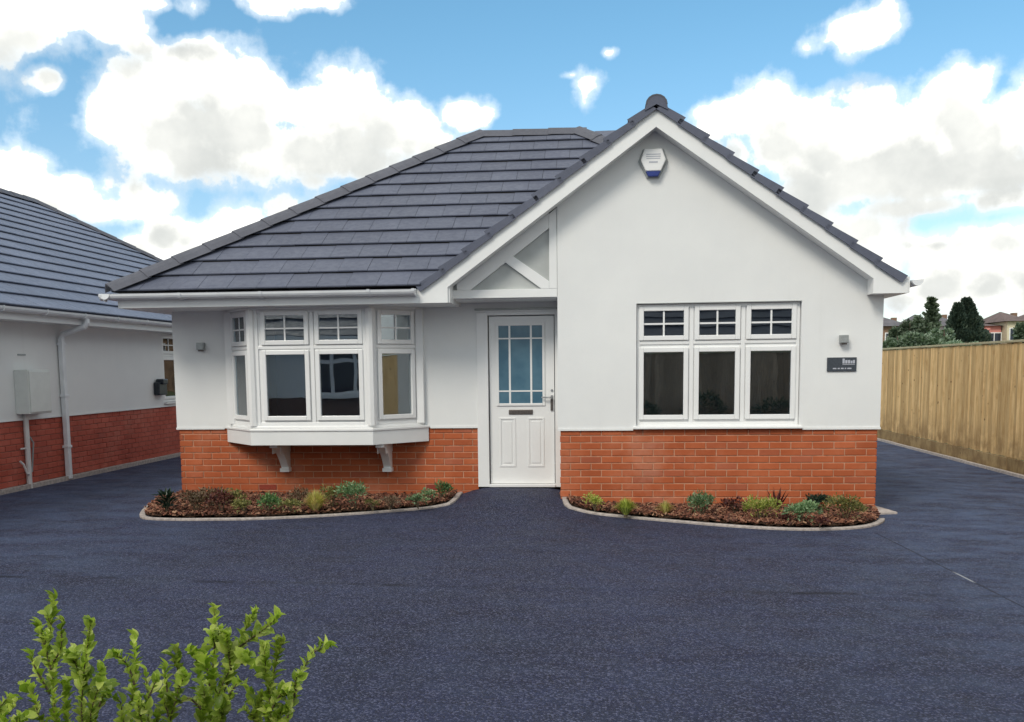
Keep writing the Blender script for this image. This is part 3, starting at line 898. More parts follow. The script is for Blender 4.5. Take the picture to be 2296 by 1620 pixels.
# porch truss ------------------------------------------------------
TY0, TY1 = -.005, .045
def tr_part(pts, name='truss_beam', y0_=TY0, y1_=TY1):
    return MB().xz(pts, y0_, y1_).build(name, M_BOARD, porch, bevel=.003)
porch = MB().box(-4.56, XG - .021, TY1, WY - .02, 2.325, 2.345).build('porch_canopy', M_BOARD, house)
porch['label'] = 'white timber truss panel over the front door'
rx = XG - .023
tr_part([(-4.60, 2.335), (rx, 2.335), (rx, 2.425), (-4.56, 2.425)])
tr_part([(-3.478, 2.4255), (rx, 2.4255), (rx, 3.28), (-3.478, 3.21)], 'truss_post', TY0 - .003, TY1)
rl = lambda x: 4.06 - t_g * (-2.36 - x)      # top line of the rafter
t1 = (-3.479, 3.083)
sl = (3.083 - 2.446) / (4.364 - 3.479)
tr_part([(-4.364 - .12, 2.4255), (-4.335, 2.4255), (-3.4785, 2.4255 + sl * (4.335 - 3.4785) + .02), (-3.4785, 3.24), (-4.49, rl(-4.49))], 'truss_rafter', TY0 + .001, TY1)
tr_part([(-3.97, 2.726), (-3.883, 2.788), (-3.479, 2.504), (-3.479, 2.4255), (-3.565, 2.4255)], 'truss_strut', TY0 - .002, TY1)
MB().xz([(-4.60, 2.426), (-3.48, 2.426), (-3.48, 3.2), (-4.60, 2.50)], .03, .036).build('infill_panel', M_PANEL, porch)

# barge, box ends, fascia, soffits ---------------------------------
BY = -.25
apx = -2.36
barge_pts_l = [(apx, 4.245), (-4.858, 2.425), (-4.858, 2.278), (-4.548, 2.278), (-4.548, 2.44), (apx, 4.02)]
barge_pts_r = [(apx, 4.245), (apx, 4.02), (-.155, 2.446), (-.155, 2.294), (.19, 2.294), (.19, 2.455), (.0, 2.535)]
def nonconvex(name, pts, y0_, y1_, mat_, parent):
    """extruded outline that may be concave"""
    bm = bmesh.new(); vs = [bm.verts.new((x, y0_, z)) for x, z in pts]
    f_ = bm.faces.new(vs); r_ = bmesh.ops.extrude_face_region(bm, geom=[f_])
    bmesh.ops.translate(bm, vec=(0, y1_ - y0_, 0), verts=[v for v in r_['geom'] if isinstance(v, bmesh.types.BMVert)])
    bmesh.ops.recalc_face_normals(bm, faces=bm.faces)
    bmesh.ops.triangulate(bm, faces=[f for f in bm.faces if len(f.verts) > 4])
    me = bpy.data.meshes.new(name); bm.to_mesh(me); bm.free(); me.materials.append(mat_)
    return place(name, me, parent)
roof = MB().xz([(-8.0, 2.345), (-7.9, 2.345), (-7.9, 2.347), (-8.0, 2.347)], 6.0, 6.1).build('roof', M_UNDER, house)
roof['label'] = 'dark grey flat tiled hipped roof'
nonconvex('bargeboard', barge_pts_l, BY, BY + .022, M_BOARD, house)
nonconvex('bargeboard', barge_pts_r, BY, BY + .022, M_BOARD, house)
# sloping soffits behind the bargeboards
for sgn, xe in ((-1, -4.548), (1, -.155)):
    ze = 2.44
    n_ = [(apx, 4.03), (xe, ze + .008), (xe, ze + .03), (apx, 4.052)]
    MB().xz(n_, BY + .023, -.018).build('soffit_board', M_BOARD, house)
MB().box(-4.62, -4.528, BY + .023, WY - .02, 2.279, 2.6).build('box_end', M_BOARD, house)
MB().box(-.155, -.135, BY + .023, -.019, 2.295, 2.6).build('box_end', M_BOARD, house)
MB().box(-.134, .19, BY + .023, 6.8, 2.294, 2.31).build('soffit_board', M_BOARD, house)
MB().box(.191, .206, BY + .0, 6.8, 2.296, 2.46).build('fascia_board', M_BOARD, house)
MB().box(-8.22, -4.859, BY, BY + .018, 2.278, 2.43).build('fascia_board', M_BOARD, house, bevel=.003)
MB().box(-8.22, -8.202, BY + .019, 6.8, 2.278, 2.43).build('fascia_board', M_BOARD, house)
MB().box(-8.201, -4.549, BY + .019, WY - .019, 2.28, 2.295).build('soffit_board', M_BOARD, house)
MB().box(-8.201, XL - .021, WY - .018, 6.8, 2.28, 2.295).build('soffit_board', M_BOARD, house)
# gutters
gut = gutter_mb((-8.36, -.325, 2.425), (-4.885, -.325, 2.415)).build('gutter', M_GUTTER, house)
for x_ in (-8.35, -7.46, -6.56, -5.38, -4.90):
    b = MB(); prof = [(-.325 + cos(pi + pi * i / 8) * .060, 2.421 - sin(pi * i / 8) * .064) for i in range(9)]
    prof2 = [(-.325 + cos(pi + pi * i / 8) * .066, 2.424 - sin(pi * i / 8) * .070) for i in range(9)][::-1]
    b.prism([(x_ - .016, y, z) for y, z in prof + prof2], (.032, 0, 0)); b.box(x_ - .012, x_ + .012, -.27, -.2505, 2.35, 2.43)
    b.build('gutter_bracket', M_GUTTER, gut)
gutter_mb((-8.30, -.385, 2.425), (-8.30, 6.8, 2.415), out=(-1, 0, 0)).build('gutter', M_GUTTER, house)
gutter_mb((.268, -.30, 2.42), (.268, 6.8, 2.41), out=(1, 0, 0)).build('gutter', M_GUTTER, house)

# roof planes ------------------------------------------------------
t_f = .655; EY, EZ, EXL = -.29, 2.452, -8.27
zr = 4.845
run = (zr - EZ) / t_f; RY = EY + run; RXL = EXL + run
zg_ap = 4.262                                     # gable ridge, deck level
R_at = lambda z: apx + (zg_ap - z) / t_g          # X on the right slope at height z
RXR = R_at(zr)
G_at = lambda z: apx - (zg_ap - z) / t_g
gy = EY + (zg_ap - EZ) / t_f                      # where the gable ridge runs into the main slope
EXR = R_at(2.44); GXL = G_at(EZ)
BYY = RY + run
front_deck = MB().add([(EXL, EY, EZ), (GXL, EY, EZ), (apx, gy, zg_ap), (R_at(zr), RY, zr), (RXL, RY, zr)], [(0, 1, 2, 3, 4)])
front_deck.add([(EXL, EY, EZ), (RXL, RY, zr), (EXL, BYY, EZ)], [(0, 1, 2)])
front_deck.add([(GXL, -.24, EZ), (apx, -.24, zg_ap), (apx, gy, zg_ap), (GXL, EY, EZ)], [(0, 3, 2, 1)])
front_deck.add([(EXR, -.24, 2.44), (EXR, BYY, 2.44), (RXR, RY, zr), (apx, gy, zg_ap), (apx, -.24, zg_ap)], [(0, 1, 2, 3, 4)])
front_deck.add([(EXL, BYY, EZ), (EXR, BYY, EZ), (RXR, RY, zr), (RXL, RY, zr)], [(0, 1, 2, 3)])
front_deck.build('roof_deck', M_UNDER, roof, fix=False)
Fm = slope_matrix((EXL, EY, EZ), (1, 0, 0), (0, 1, t_f))
slF = sqrt(1 + t_f ** 2)
hip_n = Vector((-1, 1, 0)).normalized()           # cuts tiles left of the left hip
val_d = Vector((apx - GXL, gy - EY, 0)).normalized(); val_n = Vector((val_d.y, -val_d.x, 0))
hipR_d = Vector((RXR - apx, RY - gy, 0)).normalized(); hipR_n = Vector((hipR_d.y, -hipR_d.x, 0))
rows = int(run * slF / GA + .999)
planesF = [(Vector((EXL, EY, 0)), hip_n), (Vector((0, RY + .01, 0)), Vector((0, 1, 0)))]
planesV = [(Vector((GXL + .02, EY, 0)), val_n)]
def keyF(c): return c.y
# tiles left of the valley, then those between the valley top and the right hip
nF = tile_slope(roof, Fm, None, .0, apx - EXL + .3, rows, planesF + [(Vector((GXL + .02, EY, 0)), val_n)], M_TILE, 300, keyF)
# other slopes, joined
GL = slope_matrix((GXL, gy, EZ), (0, -1, 0), (1, 0, t_g))
sG = sqrt(1 + t_g ** 2)
rowsG = int((apx - GXL) * sG / GA + .999)
GA_g = (apx - GXL) * sG / rowsG
def verge(side):
    """verge tiles at the gable: the front tile of every course as a piece, the rest joined"""
    for r_ in range(rowsG + (0)):
        s_ = r_ * GA_g
        if side == 'L': M = slope_matrix((GXL, -.275, EZ), (0, -1, 0), (1, 0, t_g)) @ Matrix.Translation((-.33, s_ - .02, .0))
        else: M = slope_matrix((R_at(EZ), -.275, EZ), (0, 1, 0), (-1, 0, t_g)) @ Matrix.Translation((0, s_ - .02, .0))
        # thick cloaked verge tile with a turned down side and a nose
        b = MB(); t = .034; tl = t / GA_g; L = GA_g + .03
        P = [(0, -.012), (-.004, t), (L, t - tl * L), (L, -.01 - tl * L)]
        vs = [(x, y, z) for x in (0, .33) for (y, z) in P]
        b.add(vs, [(0,1,2,3), (7,6,5,4), (0,4,5,1), (1,5,6,2), (2,6,7,3), (3,7,4,0)])
        xo = .33 if side == 'L' else 0.0
        sgn = 1 if side == 'L' else -1
        x0_, x1_ = (xo, xo + .012) if side == 'L' else (xo - .012, xo)
        P2 = [(-.008, -.05), (-.012, t + .004), (L, t + .004 - tl * L), (L, -.05 - tl * L * .3)]
        vs = [(x, y, z) for x in (x0_, x1_) for (y, z) in P2]
        b.add(vs, [(0,1,2,3), (7,6,5,4), (0,4,5,1), (1,5,6,2), (2,6,7,3), (3,7,4,0)])
        me = b.mesh('verge_tile', M_TILE)
        place('verge_tile', me, roof, M)
verge('L'); verge('R')
def joined_courses(frame, u0, u1, rows_, ga, planes, name):
    bm = bmesh.new()
    for r_ in range(rows_):
        b = MB(); t = TT; tl = t / ga; L = ga + .05; s_ = r_ * ga
        off = (TW / 2 if r_ % 2 else 0); u = u0 - off
        while u < u1:
            P = [(0.01, 0), (0, t), (L, t - tl * L)]
            vs = [(u + x, s_ + y, z) for x in (0, TW - .004) for (y, z) in P]
            b.add(vs, [(0,1,2), (5,4,3), (0,3,4,1), (1,4,5,2)]); u += TW
        me = b.mesh('c', M_TILE, fix=False); bm.from_mesh(me); bpy.data.meshes.remove(me)
    bmesh.ops.transform(bm, matrix=frame, verts=bm.verts)
    for co, no in planes:
        bmesh.ops.bisect_plane(bm, geom=bm.verts[:] + bm.edges[:] + bm.faces[:], plane_co=co, plane_no=no, clear_outer=True)
    bmesh.ops.recalc_face_normals(bm, faces=bm.faces)
    me = bpy.data.meshes.new(name); bm.to_mesh(me); bm.free(); me.materials.append(M_TILE)
    place(name, me, roof, kind='stuff')
joined_courses(GL, .0, gy + .25, rowsG, GA_g, [(Vector((0, .06, 0)), Vector((0, -1, 0))), (Vector((GXL, EY, 0)), -val_n)], 'roof_tiles')
Rm = slope_matrix((R_at(EZ), .055, EZ), (0, 1, 0), (-1, 0, t_g))
rowsR = int((R_at(EZ) - RXR) * sG / GA + .999)
joined_courses(Rm, 0, BYY, rowsR, GA, [(Vector((apx, gy, 0)), -hipR_n) if False else (Vector((RXR - .0, 0, 0)), Vector((-1, 0, 0))), (Vector((apx, 0, 0)), Vector((-1, 0, 0))) if False else (Vector((RXR, RY, 0)), Vector((RXR - EXR, -(RY - BYY) * -1, 0)).normalized() * 0 + Vector((0, 0, -1)))] [:1] + [(Vector((apx, gy, 0)), Vector((hipR_d.y * -1, hipR_d.x, 0)))] if False else [(Vector((apx - .0, 0, 0)), Vector((-1, 0, 0)))], 'roof_tiles')
Lm = slope_matrix((EXL, BYY, EZ), (0, -1, 0), (1, 0, t_f))
joined_courses(Lm, 0, 2 * run, rows, GA, [(Vector((EXL, EY, 0)), Vector((1, -1, 0)).normalized()), (Vector((EXL, BYY, 0)), Vector((1, 1, 0)).normalized())], 'roof_tiles')

cap_tiles(roof, (EXL - .02, EY - .02, EZ + .03), (RXL, RY, zr + .02), 'hip_tile', M_RIDGE, w_=.155, h=.055, L=.42, flat=True)
cap_tiles(roof, (RXL - .02, RY, zr - .01), (RXR + .02, RY, zr - .01), 'ridge_tile', M_RIDGE, w_=.13, h=.07, L=.43, flat=True)
cap_tiles(roof, (apx - .0, gy, zg_ap + .03), (RXR - .03, RY - .0, zr + .02), 'hip_tile', M_RIDGE, w_=.15, h=.05, L=.42, flat=True)
cap_tiles(roof, (apx, -.30, zg_ap - .012), (apx, gy + .1, zg_ap - .012), 'ridge_tile', M_RIDGE, w_=.112, h=.075, L=.45)
MB().prism([(apx + cos(pi * i / 8) * .104, -.298, zg_ap - .016 + sin(pi * i / 8) * .082) for i in range(9)] + [(apx - .118, -.298, zg_ap - .09), (apx, -.298, zg_ap - .03), (apx + .118, -.298, zg_ap - .09)], (0, .05, 0)).build('ridge_end', M_TILE, roof)

# ------------------------------------------------------------------ fittings on the front
ab = empty('alarm_box', (apx - .01, -.02, 3.553), 'white six sided alarm box with blue base high on the gable', 'alarm box')
ax = -2.378
outl = [(-.098, .287), (.098, .287), (.143, .17), (.062, .0), (-.062, .0), (-.143, .17)]
MB().xz([(ax + x * 1.08, 3.553 + z * 1.03 - .004) for x, z in outl], -.045, -.0185).build('back_plate', M_GREYBOX, ab, bevel=.006)
up_ = [(-.090, .285), (.090, .285), (.130, .17), (.078, .058), (-.078, .058), (-.130, .17)]
MB().xz([(ax + x, 3.553 + z) for x, z in up_], -.095, -.0455).build('cover', M_UPVC, ab, bevel=.010)
MB().xz([(ax - .077, 3.609), (ax + .077, 3.609), (ax + .052, 3.556), (ax - .052, 3.556)], -.094, -.0455).build('blue_base', M_BLUE, ab, bevel=.006)
for (z_, h_, w2, mm) in ((.222, .010, .075, M_LETTER), (.200, .010, .075, M_LETTER), (.180, .008, .072, M_LETTER), (.140, .016, .045, M_LETTER)):
    MB().box(ax - w2, ax + w2, -.0975, -.0955, 3.553 + z_, 3.553 + z_ + h_).build('printed_line', mm, ab)

def wall_light(x, y, z, label):
    o = empty('wall_light', (x, y, z - .05), label, 'wall light', 'square wall lights on the front')
    MB().box(x - .035, x + .035, y - .012, y, z - .035, z + .045).build('back_plate', M_LAMP, o, bevel=.003)
    MB().box(x - .042, x + .042, y - .085, y - .0125, z - .035, z + .048).build('lamp_body', M_LAMP, o, bevel=.005)
    MB().box(x - .028, x + .028, y - .072, y - .028, z - .052, z - .0355).build('lens', M_DARKMETAL, o, bevel=.003)
wall_light(-7.61, WY - .019, 1.865, 'small square steel wall light left of the bay window')
wall_light(-.388, -.019, 1.835, 'small square steel wall light above the slate sign on the gable')
sg = empty('house_sign', (-.392, -.03, 1.50), 'rectangular dark slate house sign with pale lettering at the right', 'sign')
MB().box(-.545, -.243, -.034, -.0185, 1.503, 1.650).build('slate_plate', M_SLATE, sg, bevel=.003)
for (a, c, z_, h_) in ((-.388, -.366, 1.585, .052), (-.360, -.338, 1.585, .036), (-.332, -.310, 1.585, .036), (-.304, -.286, 1.585, .030), (-.281, -.262, 1.585, .036), (-.388, -.262, 1.572, .006)):
    MB().box(a, c, -.0365, -.0345, z_, z_ + h_).build('raised_mark', M_LETTER, sg)
x_ = -.486
for wd in (.045, .03, .036, .022, .05):
    MB().box(x_, x_ + wd - .008, -.0365, -.0345, 1.527, 1.540).build('raised_mark', M_LETTER, sg); x_ += wd + .004

# ================================================================== FLOWER BEDS
kL = [(345,1124),(322,1143),(313,1159),(330,1166),(400,1168.5),(480,1168),(560,1167),(640,1164),(720,1160),(800,1155),(880,1149),(940,1144),(985,1138),(1020,1127),(1045,1113),(1060,1101),(1068,1094)]
kR = [(1258.5,1120),(1264,1132),(1290,1145),(1330,1154),(1380,1160),(1440,1166),(1520,1173),(1600,1180),(1700,1187),(1790,1190.5),(1860,1190),(1920,1187),(1960,1181),(1980,1173),(1984,1167)]
def kerb(pts, label, back, close=None):
    P = [ground_at(u, v) for u, v in pts] + (close or [])
    # smooth and resample
    def cr(t):
        i = min(int(t), len(P) - 2); f = t - i
        p0, p1, p2, p3 = P[max(i-1, 0)], P[i], P[i+1], P[min(i+2, len(P)-1)]
        return .5 * ((2*p1) + (-p0+p2)*f + (2*p0-5*p1+4*p2-p3)*f*f + (-p0+3*p1-3*p2+p3)*f**3)
    dense = [cr(i / 12.0) for i in range((len(P) - 1) * 12 + 1)]
    for p in dense: p.z = 0
    L = [0]
    for a, b in zip(dense, dense[1:]): L.append(L[-1] + (b - a).length)
    n = max(2, round(L[-1] / .10)); pts2 = []
    j = 0
    for i in range(n + 1):
        s_ = L[-1] * i / n
        while j < len(L) - 2 and L[j+1] < s_: j += 1
        f = (s_ - L[j]) / max(1e-6, L[j+1] - L[j]); pts2.append(dense[j].lerp(dense[j+1], f))
    inn = []
    for i, p in enumerate(pts2):
        t = (pts2[min(i+1, n)] - pts2[max(i-1, 0)]).normalized(); nn = Vector((-t.y, t.x, 0))
        inn.append(p + nn * .055 * back)
    o = empty('kerb', pts2[0], label, None, kind='structure')
    step = 9; k = 0
    while k < n:
        e_ = min(n, k + step)
        if n - e_ < 3: e_ = n
        b = MB(); vs = []
        for i in range(k, e_ + 1):
            gap = .003 if i == e_ and e_ < n else 0
            a, c = pts2[i], inn[i]
            if gap: a = a.lerp(pts2[i-1], .03); c = c.lerp(inn[i-1], .03)
            g_ = gz(a.x, a.y)
            vs += [(a.x, a.y, g_ - .08), (a.x, a.y, g_ + .016), (a.x + (c.x-a.x)*.12, a.y + (c.y-a.y)*.12, g_ + .022), (c.x, c.y, g_ + .022), (c.x, c.y, g_ - .08)]
        m_ = e_ - k; fs = []
        for i in range(m_):
            for q in range(4): fs.append((i*5+q, (i+1)*5+q, (i+1)*5+q+1, i*5+q+1))
        fs += [(0,1,2,3,4), tuple(m_*5+q for q in (4,3,2,1,0))]
        b.add(vs, fs); b.build('edging_stone', M_KERB, o)
        k = e_
    return pts2, inn
oL, iL = kerb(kL, 'pale concrete edging curving round the flower bed left of the door', 1)
oR, iR = kerb(kR, 'pale concrete edging curving round the flower bed right of the door', 1)

def in_poly(x, y, poly):
    c = False; j = len(poly) - 1
    for i in range(len(poly)):
        a, b = poly[i], poly[j]
        if (a[1] > y) != (b[1] > y) and x < (b[0]-a[0]) * (y-a[1]) / (b[1]-a[1]) + a[0]: c = not c
        j = i
    return c
def bed(inn, wall_pts, name, label):
    poly = [(p.x, p.y) for p in inn] + wall_pts
    xs_ = [p[0] for p in poly]; ys_ = [p[1] for p in poly]
    bm = bmesh.new()
    f = bm.faces.new([bm.verts.new((x, y, 0)) for x, y in poly])
    st = .06; x = min(xs_) + st
    while x < max(xs_):
        bmesh.ops.bisect_plane(bm, geom=bm.verts[:]+bm.edges[:]+bm.faces[:], plane_co=(x,0,0), plane_no=(1,0,0)); x += st
    y = min(ys_) + st
    while y < max(ys_):
        bmesh.ops.bisect_plane(bm, geom=bm.verts[:]+bm.edges[:]+bm.faces[:], plane_co=(0,y,0), plane_no=(0,1,0)); y += st
    for v in bm.verts:
        v.co.z = gz(v.co.x, min(v.co.y, .3)) + .025 + .03 * random.random()
    me = bpy.data.meshes.new(name); bm.to_mesh(me); bm.free(); me.materials.append(M_SOIL)
    o = place(name, me, None, kind='structure'); tag(o, label)
    return poly
polyL = bed(iL, [(-4.36, WY + .01), (XL, WY + .01), (XL, .62), (XL - .02, .62)], 'flower_bed', 'dark soil of the flower bed under the bay window')
polyR = bed(iR, [(.0, .01), (XG, .01)], 'flower_bed', 'dark soil of the flower bed under the gable window')
def bark_mat():
    m_, k = new_mat('bark_chips')
    gm = k.n('ShaderNodeNewGeometry').outputs['Random Per Island']
    cr = k.n('ShaderNodeValToRGB'); e = cr.color_ramp.elements
    e[0].color = (.045, .018, .012, 1); e[1].color = (.42, .25, .15, 1)
    for p_, c in ((.35, (.14, .05, .03, 1)), (.7, (.24, .09, .05, 1)), (.9, (.29, .15, .09, 1))):
        q = e.new(p_); q.color = c
    k.l(gm, cr.inputs[0]); k.l(cr.outputs[0], k.p.inputs['Base Color']); k.p.inputs['Roughness'].default_value = .85
    return m_
M_CHIP = bark_mat()
def chips(poly, n, name, label):
    b = MB(); xs_ = [p[0] for p in poly]; ys_ = [p[1] for p in poly]; k = 0
    while k < n:
        x = random.uniform(min(xs_), max(xs_)); y = random.uniform(min(ys_), max(ys_))
        if not in_poly(x, y, poly): continue
        z = gz(x, min(y, .3)) + .045 + random.random() * .03
        s = random.uniform(.5, 1.2)
        M = Matrix.Translation((x, y, z)) @ Matrix.Rotation(random.random() * 6.3, 4, 'Z') @ Matrix.Rotation(random.uniform(-.8, .8), 4, 'X') @ Matrix.Rotation(random.uniform(-.8, .8), 4, 'Y')
        b.box(-.022*s, .022*s, -.009*s, .009*s, -.003, .003, M); k += 1
    o = b.build(name, M_CHIP, None, kind='stuff', fix=False); tag(o, label)
chips(polyL, 5200, 'bark_mulch', 'red brown bark chips spread over the left flower bed')
chips(polyR, 4600, 'bark_mulch', 'red brown bark chips spread over the right flower bed')

# concrete wedge at the right corner
p1_, p2_, p3_ = ground_at(1963, 1132), ground_at(2008, 1153), ground_at(1968, 1154)
wg = empty('kerb', (p1_.x, p1_.y, 0), 'pale concrete wedge of path edging at the right corner of the bungalow', None, kind='structure')
MB().xy([(.005, .75), (p2_.x + .02, p2_.y), (p3_.x, p3_.y - .02), (.005, -.10)], -.05, .022).build('edging_stone', M_KERB, wg, bevel=.004)

# ------------------------------------------------------------------ bed plants
def leaf_quad(b, p, d, up, L, w_, cup=.15, mi=0):
    d = d.normalized(); s = d.cross(up)
    if s.length < 1e-3: s = d.orthogonal()
    s.normalize(); n = s.cross(d)
    b.add([p, p + d*L*.5 + s*w_*.5 + n*L*cup*.3, p + d*L, p + d*L*.5 - s*w_*.5 + n*L*cup*.3, p + d*L*.5 - n*L*.04], [(0, 1, 4), (1, 2, 4), (2, 3, 4), (3, 0, 4)], mi)
def rdir(up=.0):
    while 1:
        v = Vector((random.uniform(-1, 1), random.uniform(-1, 1), random.uniform(-1, 1)))
        if .05 < v.length < 1: v.normalize(); v.z += up; return v.normalized()
LM = {
 'yellowgreen': leaf_mat('yellow_green_leaf', [(0.145,0.189,0.036), (0.348,0.392,0.087), (0.551,0.551,0.189)], .3),
 'straw': leaf_mat('straw_leaf', [(0.290,0.217,0.087), (0.600,0.493,0.232), (0.435,0.464,0.145)], .3),
 'sage': leaf_mat('sage_leaf', [(0.065,0.123,0.058), (0.160,0.261,0.131), (0.319,0.435,0.261)], .25),
 'green': leaf_mat('mid_green_leaf', [(0.036,0.087,0.036), (0.087,0.174,0.065), (0.189,0.290,0.116)], .25),
 'dark': leaf_mat('dark_green_leaf', [(0.012,0.026,0.017), (0.026,0.055,0.035), (0.051,0.087,0.058)], .1, .35),
 'red': leaf_mat('dark_red_leaf', [(0.051,0.017,0.017), (0.102,0.029,0.029), (0.174,0.072,0.051)], .15),
 'olive': leaf_mat('olive_leaf', [(0.072,0.080,0.029), (0.174,0.174,0.058), (0.348,0.319,0.131)], .25),
 'brown': leaf_mat('bronze_leaf', [(0.072,0.036,0.022), (0.189,0.116,0.072), (0.290,0.232,0.160)], .2),
}
def plant(u, v, wpx, hpx, kind, col, label, n=420, leaf=.035, name='bedding_plant', cat='plant', group=None):
    base = ground_at(u, v, .05)
    if base.y > .40 and u < 1200: base = at(u, v, 1, .40); base.z = gz(base.x, .4) + .05
    if base.y > -.10 and u > 1200: base = at(u, v, 1, -.12); base.z = .06
    dist = (base - CAM).dot(cF); k = dist / FPX; rw = wpx * k / 2 * 1.18; h = hpx * k * (1.42 if u < 1200 else 1.28); leaf *= 1.2 if kind != 'spiky' else 1.0
    o = empty(name, base, label, cat, group)
    f = MB(); st = MB()
    if kind == 'mound':
        nst = 9; tips = []
        for i in range(nst):
            a = random.random() * 6.28; r_ = rw * random.uniform(.25, .8)
            tip = base + Vector((cos(a)*r_, sin(a)*r_*.8, h*random.uniform(.5, .9)))
            st.tube([base + Vector((0,0,-.02)), base.lerp(tip, .5) + Vector((0,0,.01)), tip], [.004, .003, .0015], 5)
            tips.append(tip)
        lumps = [(base + Vector((random.uniform(-.55,.55)*rw, random.uniform(-.45,.45)*rw, h*random.uniform(.35,.62))), random.uniform(.38,.6)) for _ in range(8)]
        for i in range(n):
            c, s_ = random.choice(lumps); d = rdir(.15)
            p = c + Vector((d.x*rw*s_, d.y*rw*s_*.8, abs(d.z)*h*s_*.75 if random.random() < .8 else d.z*h*s_*.6)) * random.uniform(.55, 1.0)
            if p.z < base.z + .01: p.z = base.z + random.uniform(.01, .03)
            leaf_quad(f, p, (d + Vector((0,0,.5)) + rdir()*.6), rdir(), leaf*random.uniform(.6,1.2), leaf*.45*random.uniform(.7,1.2))
    elif kind == 'grassy':
        for i in range(n):
            a = random.random()*6.28; r_ = rw*random.uniform(.1, 1.0); p0 = base + Vector((cos(a), sin(a), 0))*rw*.15*random.random()
            tip = base + Vector((cos(a)*r_, sin(a)*r_*.7, h*(1.0 - .55*(r_/rw)**2)*random.uniform(.6,1.05)))
            mid = p0.lerp(tip, .55) + Vector((0,0,h*.16))
            s_ = (tip-p0).cross(Vector((0,0,1))).normalized()*.0035
            f.add([p0-s_, p0+s_, mid+s_, mid-s_, tip], [(0,1,2,3), (3,2,4)])
        st.tube([base + Vector((0,0,-.03)), base + Vector((0,0,.03))], .02, 6)
    elif kind == 'bold':
        for i in range(n):
            a = random.random()*6.28; e_ = random.uniform(.1, 1.2)
            d = Vector((cos(a)*cos(e_), sin(a)*cos(e_), sin(e_)))
            p = base + Vector((d.x*rw*.35, d.y*rw*.35, h*random.uniform(.15,.65)))
            leaf_quad(f, p, d, Vector((0,0,1)), leaf*random.uniform(.7,1.2), leaf*.38)
        for i in range(6):
            st.tube([base + Vector((0,0,-.02)), base + Vector((random.uniform(-.4,.4)*rw, random.uniform(-.4,.4)*rw, h*.6))], [.005,.003], 5)
    elif kind == 'spiky':
        for i in range(n):
            a = random.random()*6.28; L_ = h*random.uniform(.6,1.1); sp_ = random.uniform(.1,1.0)
            d = Vector((cos(a)*sp_*rw/h*1.2, sin(a)*sp_*.5, 1)).normalized()
            leaf_quad(f, base, d, Vector((0,0,1)) + rdir()*.4, L_, leaf, .1)
        st.tube([base + Vector((0,0,-.03)), base + Vector((0,0,.02))], .012, 6)
    f.build('foliage', LM[col], o, fix=False); st.build('stem', M_STEM, o, fix=False)
PL = [
 (375,1150,44,44,'bold','dark','dark green broad leaved shrub at the left tip of the left bed',70,.085),
 (440,1148,60,34,'mound','brown','bronze brown low shrub against the left corner of the brick wall',420,.035),
 (497,1150,60,36,'mound','red','reddish brown straggly shrub left of the olive one under the bay',380,.035),
 (548,1152,44,26,'mound','olive','small olive green plant by the edging left of the bay brackets',300,.03),
 (600,1150,62,34,'mound','green','grey green bushy plant under the left bay bracket',460,.03),
 (650,1150,50,24,'mound','olive','low olive brown clump between the green bush and the pale grass',260,.03),
 (708,1146,74,36,'grassy','straw','pale straw yellow tussock of grass under the bay window',620,.03),
 (744,1140,46,38,'mound','olive','olive green tuft directly behind the pale grass',300,.032),
 (795,1142,66,46,'mound','sage','tall soft sage green bush under the middle of the bay',760,.03),
 (836,1143,34,18,'mound','olive','tiny olive plant at the foot of the sage green bush',140,.025),
 (470,1138,70,34,'mound','brown','bronze clump behind the gap between the first two red brown shrubs',420,.034),
 (520,1136,60,30,'mound','olive','dull olive clump against the bricks behind the straggly red shrub',380,.032),
 (672,1136,50,32,'mound','brown','brown twiggy clump behind the pale grass at its left',300,.03),
 (875,1140,56,20,'mound','brown','flat brown clump between the sage bush and the variegated plants',240,.026),
 (938,1138,50,24,'mound','sage','variegated small plant second from the door in the left bed',330,.026),
 (963,1128,34,24,'mound','sage','variegated small plant between its two neighbours near the door',220,.026),
 (990,1120,40,30,'mound','green','green leafy plant closest to the front door in the left bed',330,.03),
 (1334,1143,40,30,'mound','yellowgreen','small yellow green plant at the door end of the right bed',360,.024),
 (1403,1154,62,32,'grassy','yellowgreen','spreading lime green plant second from the door in the right bed',520,.03),
 (1492,1153,52,26,'grassy','straw','straw coloured wilted plant third from the door in the right bed',240,.03),
 (1573,1156,62,42,'mound','sage','rounded green bush with bluish leaves left of the gable window centre',760,.028),
 (1566,1138,50,24,'mound','red','dark red sprigs behind the rounded bluish green bush',120,.03),
 (1648,1152,58,30,'mound','red','dark red leafed plant with one tall upright spike',300,.034),
 (1703,1166,74,42,'mound','yellowgreen','rounded lime and yellow bush in the middle of the right bed',760,.028),
 (1741,1145,80,42,'spiky','red','dark plant with stiff leaves fanning out behind the lime bush',18,.022),
 (1795,1174,78,44,'mound','sage','largest grey green bush at the front of the right bed',860,.03),
 (1833,1150,56,38,'mound','dark','dark green ball shaped bush touching the brick wall',620,.032),
 (1895,1168,84,46,'mound','olive','wide olive and yellow bush at the right end of the right bed',860,.028),
 (1760,1172,28,16,'mound','red','small wine red plant in front of the stiff leaved one',120,.028),
 (1838,1180,30,16,'mound','red','small wine red plant at the edging beside the largest grey green bush',120,.028),
]
for q in PL:
    u, v, wp, hp, kd, cl, lb, n_, lf = q
    plant(u, v, wp, hp, kd, cl, lb, n_, lf)
sp = ground_at(1645, 1140, .05)

# ================================================================== NEIGHBOUR (left)
NX = -10.3
nh = empty('bungalow', (NX - 3.5, 2, .1), 'neighbouring white bungalow at the left edge with its long side wall and blue grey roof', 'house')
NY0, NY1 = -5.2, 12.5; NBT = .994
nwall = MB()
